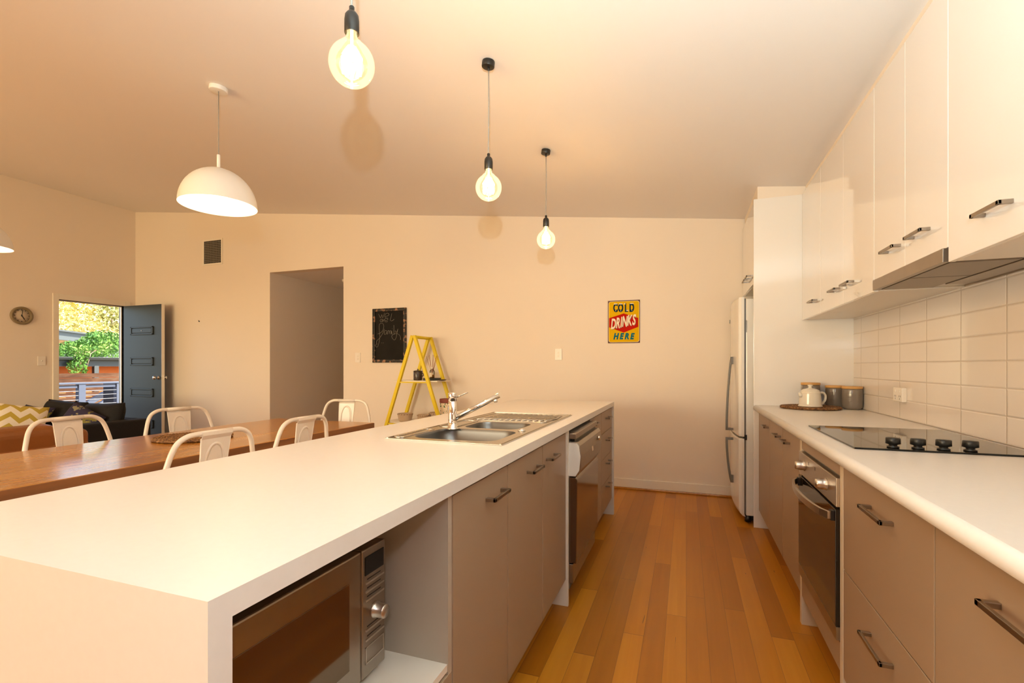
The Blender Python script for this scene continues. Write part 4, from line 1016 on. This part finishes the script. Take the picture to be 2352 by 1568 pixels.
MB().rings([[(-18.3, 6.0, 2.28), (-18.2, 6.0, 2.28), (-18.2, 6.0, 2.56), (-18.3, 6.0, 2.56)], [(-18.3, 12.0, 1.80), (-18.2, 12.0, 1.80), (-18.2, 12.0, 2.04), (-18.3, 12.0, 2.04)]], True, True, False).build('fascia', mat('pale_grey_fascia', (.045, .055, .052), .5), t)
MB().rings([[(-23, 6.0, 2.56), (-18.1, 6.0, 2.56), (-18.1, 6.0, 2.61), (-23, 6.0, 2.61)], [(-23, 12.0, 2.04), (-18.1, 12.0, 2.04), (-18.1, 12.0, 2.09), (-23, 12.0, 2.09)]], True, True, False).build('roof', M['fascia'], t)
B(-18.79, -18.77, 8.5, 10.9, 1.35, 1.62).build('window', M['bglass'], t)
def leaves(mb, c, rad, n, s, rng):
    for _ in range(n):
        while True:
            p = Vector((rng.uniform(-1, 1), rng.uniform(-1, 1), rng.uniform(-1, 1)))
            if .25 < p.length < 1: break
        q = Vector((c[0]+p.x*rad[0], c[1]+p.y*rad[1], c[2]+p.z*rad[2]))
        u = Vector((rng.uniform(-1, 1), rng.uniform(-1, 1), rng.uniform(-1, 1))).normalized(); v = u.orthogonal().normalized()
        L = s*rng.uniform(.6, 1.4)
        mb.quad([q-u*L, q+v*L*.35, q+u*L, q-v*L*.35])
rng = random.Random(3)
def tree(name, label, x, y, zb_, ht, blobs, m_, s, n, cat='tree', group=None):
    t = thing(name, label, cat, (x, y, zb_), group)
    g = MB()
    for c, rad in blobs: leaves(g, c, rad, n, s, rng)
    g.build('foliage', m_, t)
    g = MB().tube([(x, y, zb_), (x+.1, y+.05, zb_+ht*.5), (x, y, zb_+ht)], [.16, .12, .05], 8)
    for i in range(5): g.tube([(x, y, zb_+ht*.6), (x+rng.uniform(-.8, .8), y+rng.uniform(-1.2, 1.2), zb_+ht*rng.uniform(.8, 1.05))], [.06, .02], 6)
    g.build('trunk', M['bark'], t)
GT = 'trees beyond the neighbouring roofs'
tree('leafy_tree', 'pale sunlit tree behind the roofs, left of the doorway view', -24.5, 12.6, -1.6, 4.6, [((-24.5, 12.6, 2.8), (1.2, 1.7, 1.2)), ((-24.2, 13.3, 2.3), (1.2, 1.4, .9))], M['leafy'], .085, 2600, group=GT)
tree('leafy_tree', 'olive tree behind the roofs, right of the doorway view', -25.0, 15.0, -1.6, 5.0, [((-25.0, 15.2, 3.4), (1.3, 1.4, 1.2)), ((-24.8, 14.5, 2.3), (1.2, 1.6, .9))], M['leafd'], .085, 2600, group=GT)
tree('leafy_tree', 'tall pale tree farthest back above the roofs', -28.5, 15.8, -1.6, 6.0, [((-28.5, 15.8, 3.8), (1.5, 3.6, 2.2)), ((-28, 14.0, 2.8), (1.5, 2.2, 1.4))], M['leafy'], .12, 2600, group=GT)
# palm
t = thing('palm_tree', 'yellow-fronded palm at the top left of the doorway view', 'palm', (-26.3, 14.5, -1.6))
MB().tube([(-26.3, 14.5, -1.6), (-26.3, 14.5, 3.2)], [.25, .2], 10).build('trunk', M['bark'], t)
g = MB(); cc = Vector((-26.3, 14.5, 3.2))
for i in range(26):
    a = rng.uniform(0, 2*PI); el = rng.uniform(.15, 1.3); L = rng.uniform(1.6, 2.3); pv = None
    for j in range(15):
        u = j/14; p = cc + Vector((math.cos(a)*math.cos(el)*L*u, math.sin(a)*math.cos(el)*L*u, L*u*math.sin(el)-.7*u*u))
        if pv is not None:
            d_ = (p-pv).normalized(); sd = d_.cross(Vector((0, 0, 1))).normalized()
            for sg in (-1, 1):
                q = p+sd*sg*.42*(1-u*.5)+d_*.25-Vector((0, 0, .08)); g.quad([p, p+d_*.045, q, q-d_*.02])
        pv = p
g.build('fronds', M['leafp'], t)
# vine over the carport roof
t = thing('climbing_vine', 'bright green vine spilling over the carport roof and gutter', 'vine', (-14.3, 8, 1.5))
g = MB()
leaves(g, (-14.7, 8.6, 1.72), (.5, .55, .42), 2300, .045, rng); leaves(g, (-14.5, 8.1, 1.62), (.4, .5, .24), 1100, .045, rng)
leaves(g, (-14.4, 7.75, 1.58), (.4, .40, .22), 900, .045, rng); leaves(g, (-14.3, 7.4, 1.52), (.3, .3, .12), 450, .045, rng)
leaves(g, (-13.95, 7.62, 1.38), (.14, .22, .18), 330, .045, rng); leaves(g, (-13.9, 7.50, 1.16), (.10, .13, .18), 150, .045, rng); leaves(g, (-13.9, 7.70, 1.12), (.08, .09, .14), 80, .045, rng)
g.build('leaves', M['leafg'], t)
g = MB()
for i in range(7): g.tube([(-14.9, 8.9, 1.45), (-14.4, rng.uniform(7.9, 8.4), 1.6), (-13.95, rng.uniform(7.4, 7.9), 1.5), (-13.9, rng.uniform(7.4, 7.8), 1.1)], .008, 5)
g.build('stems', M['bark'], t)
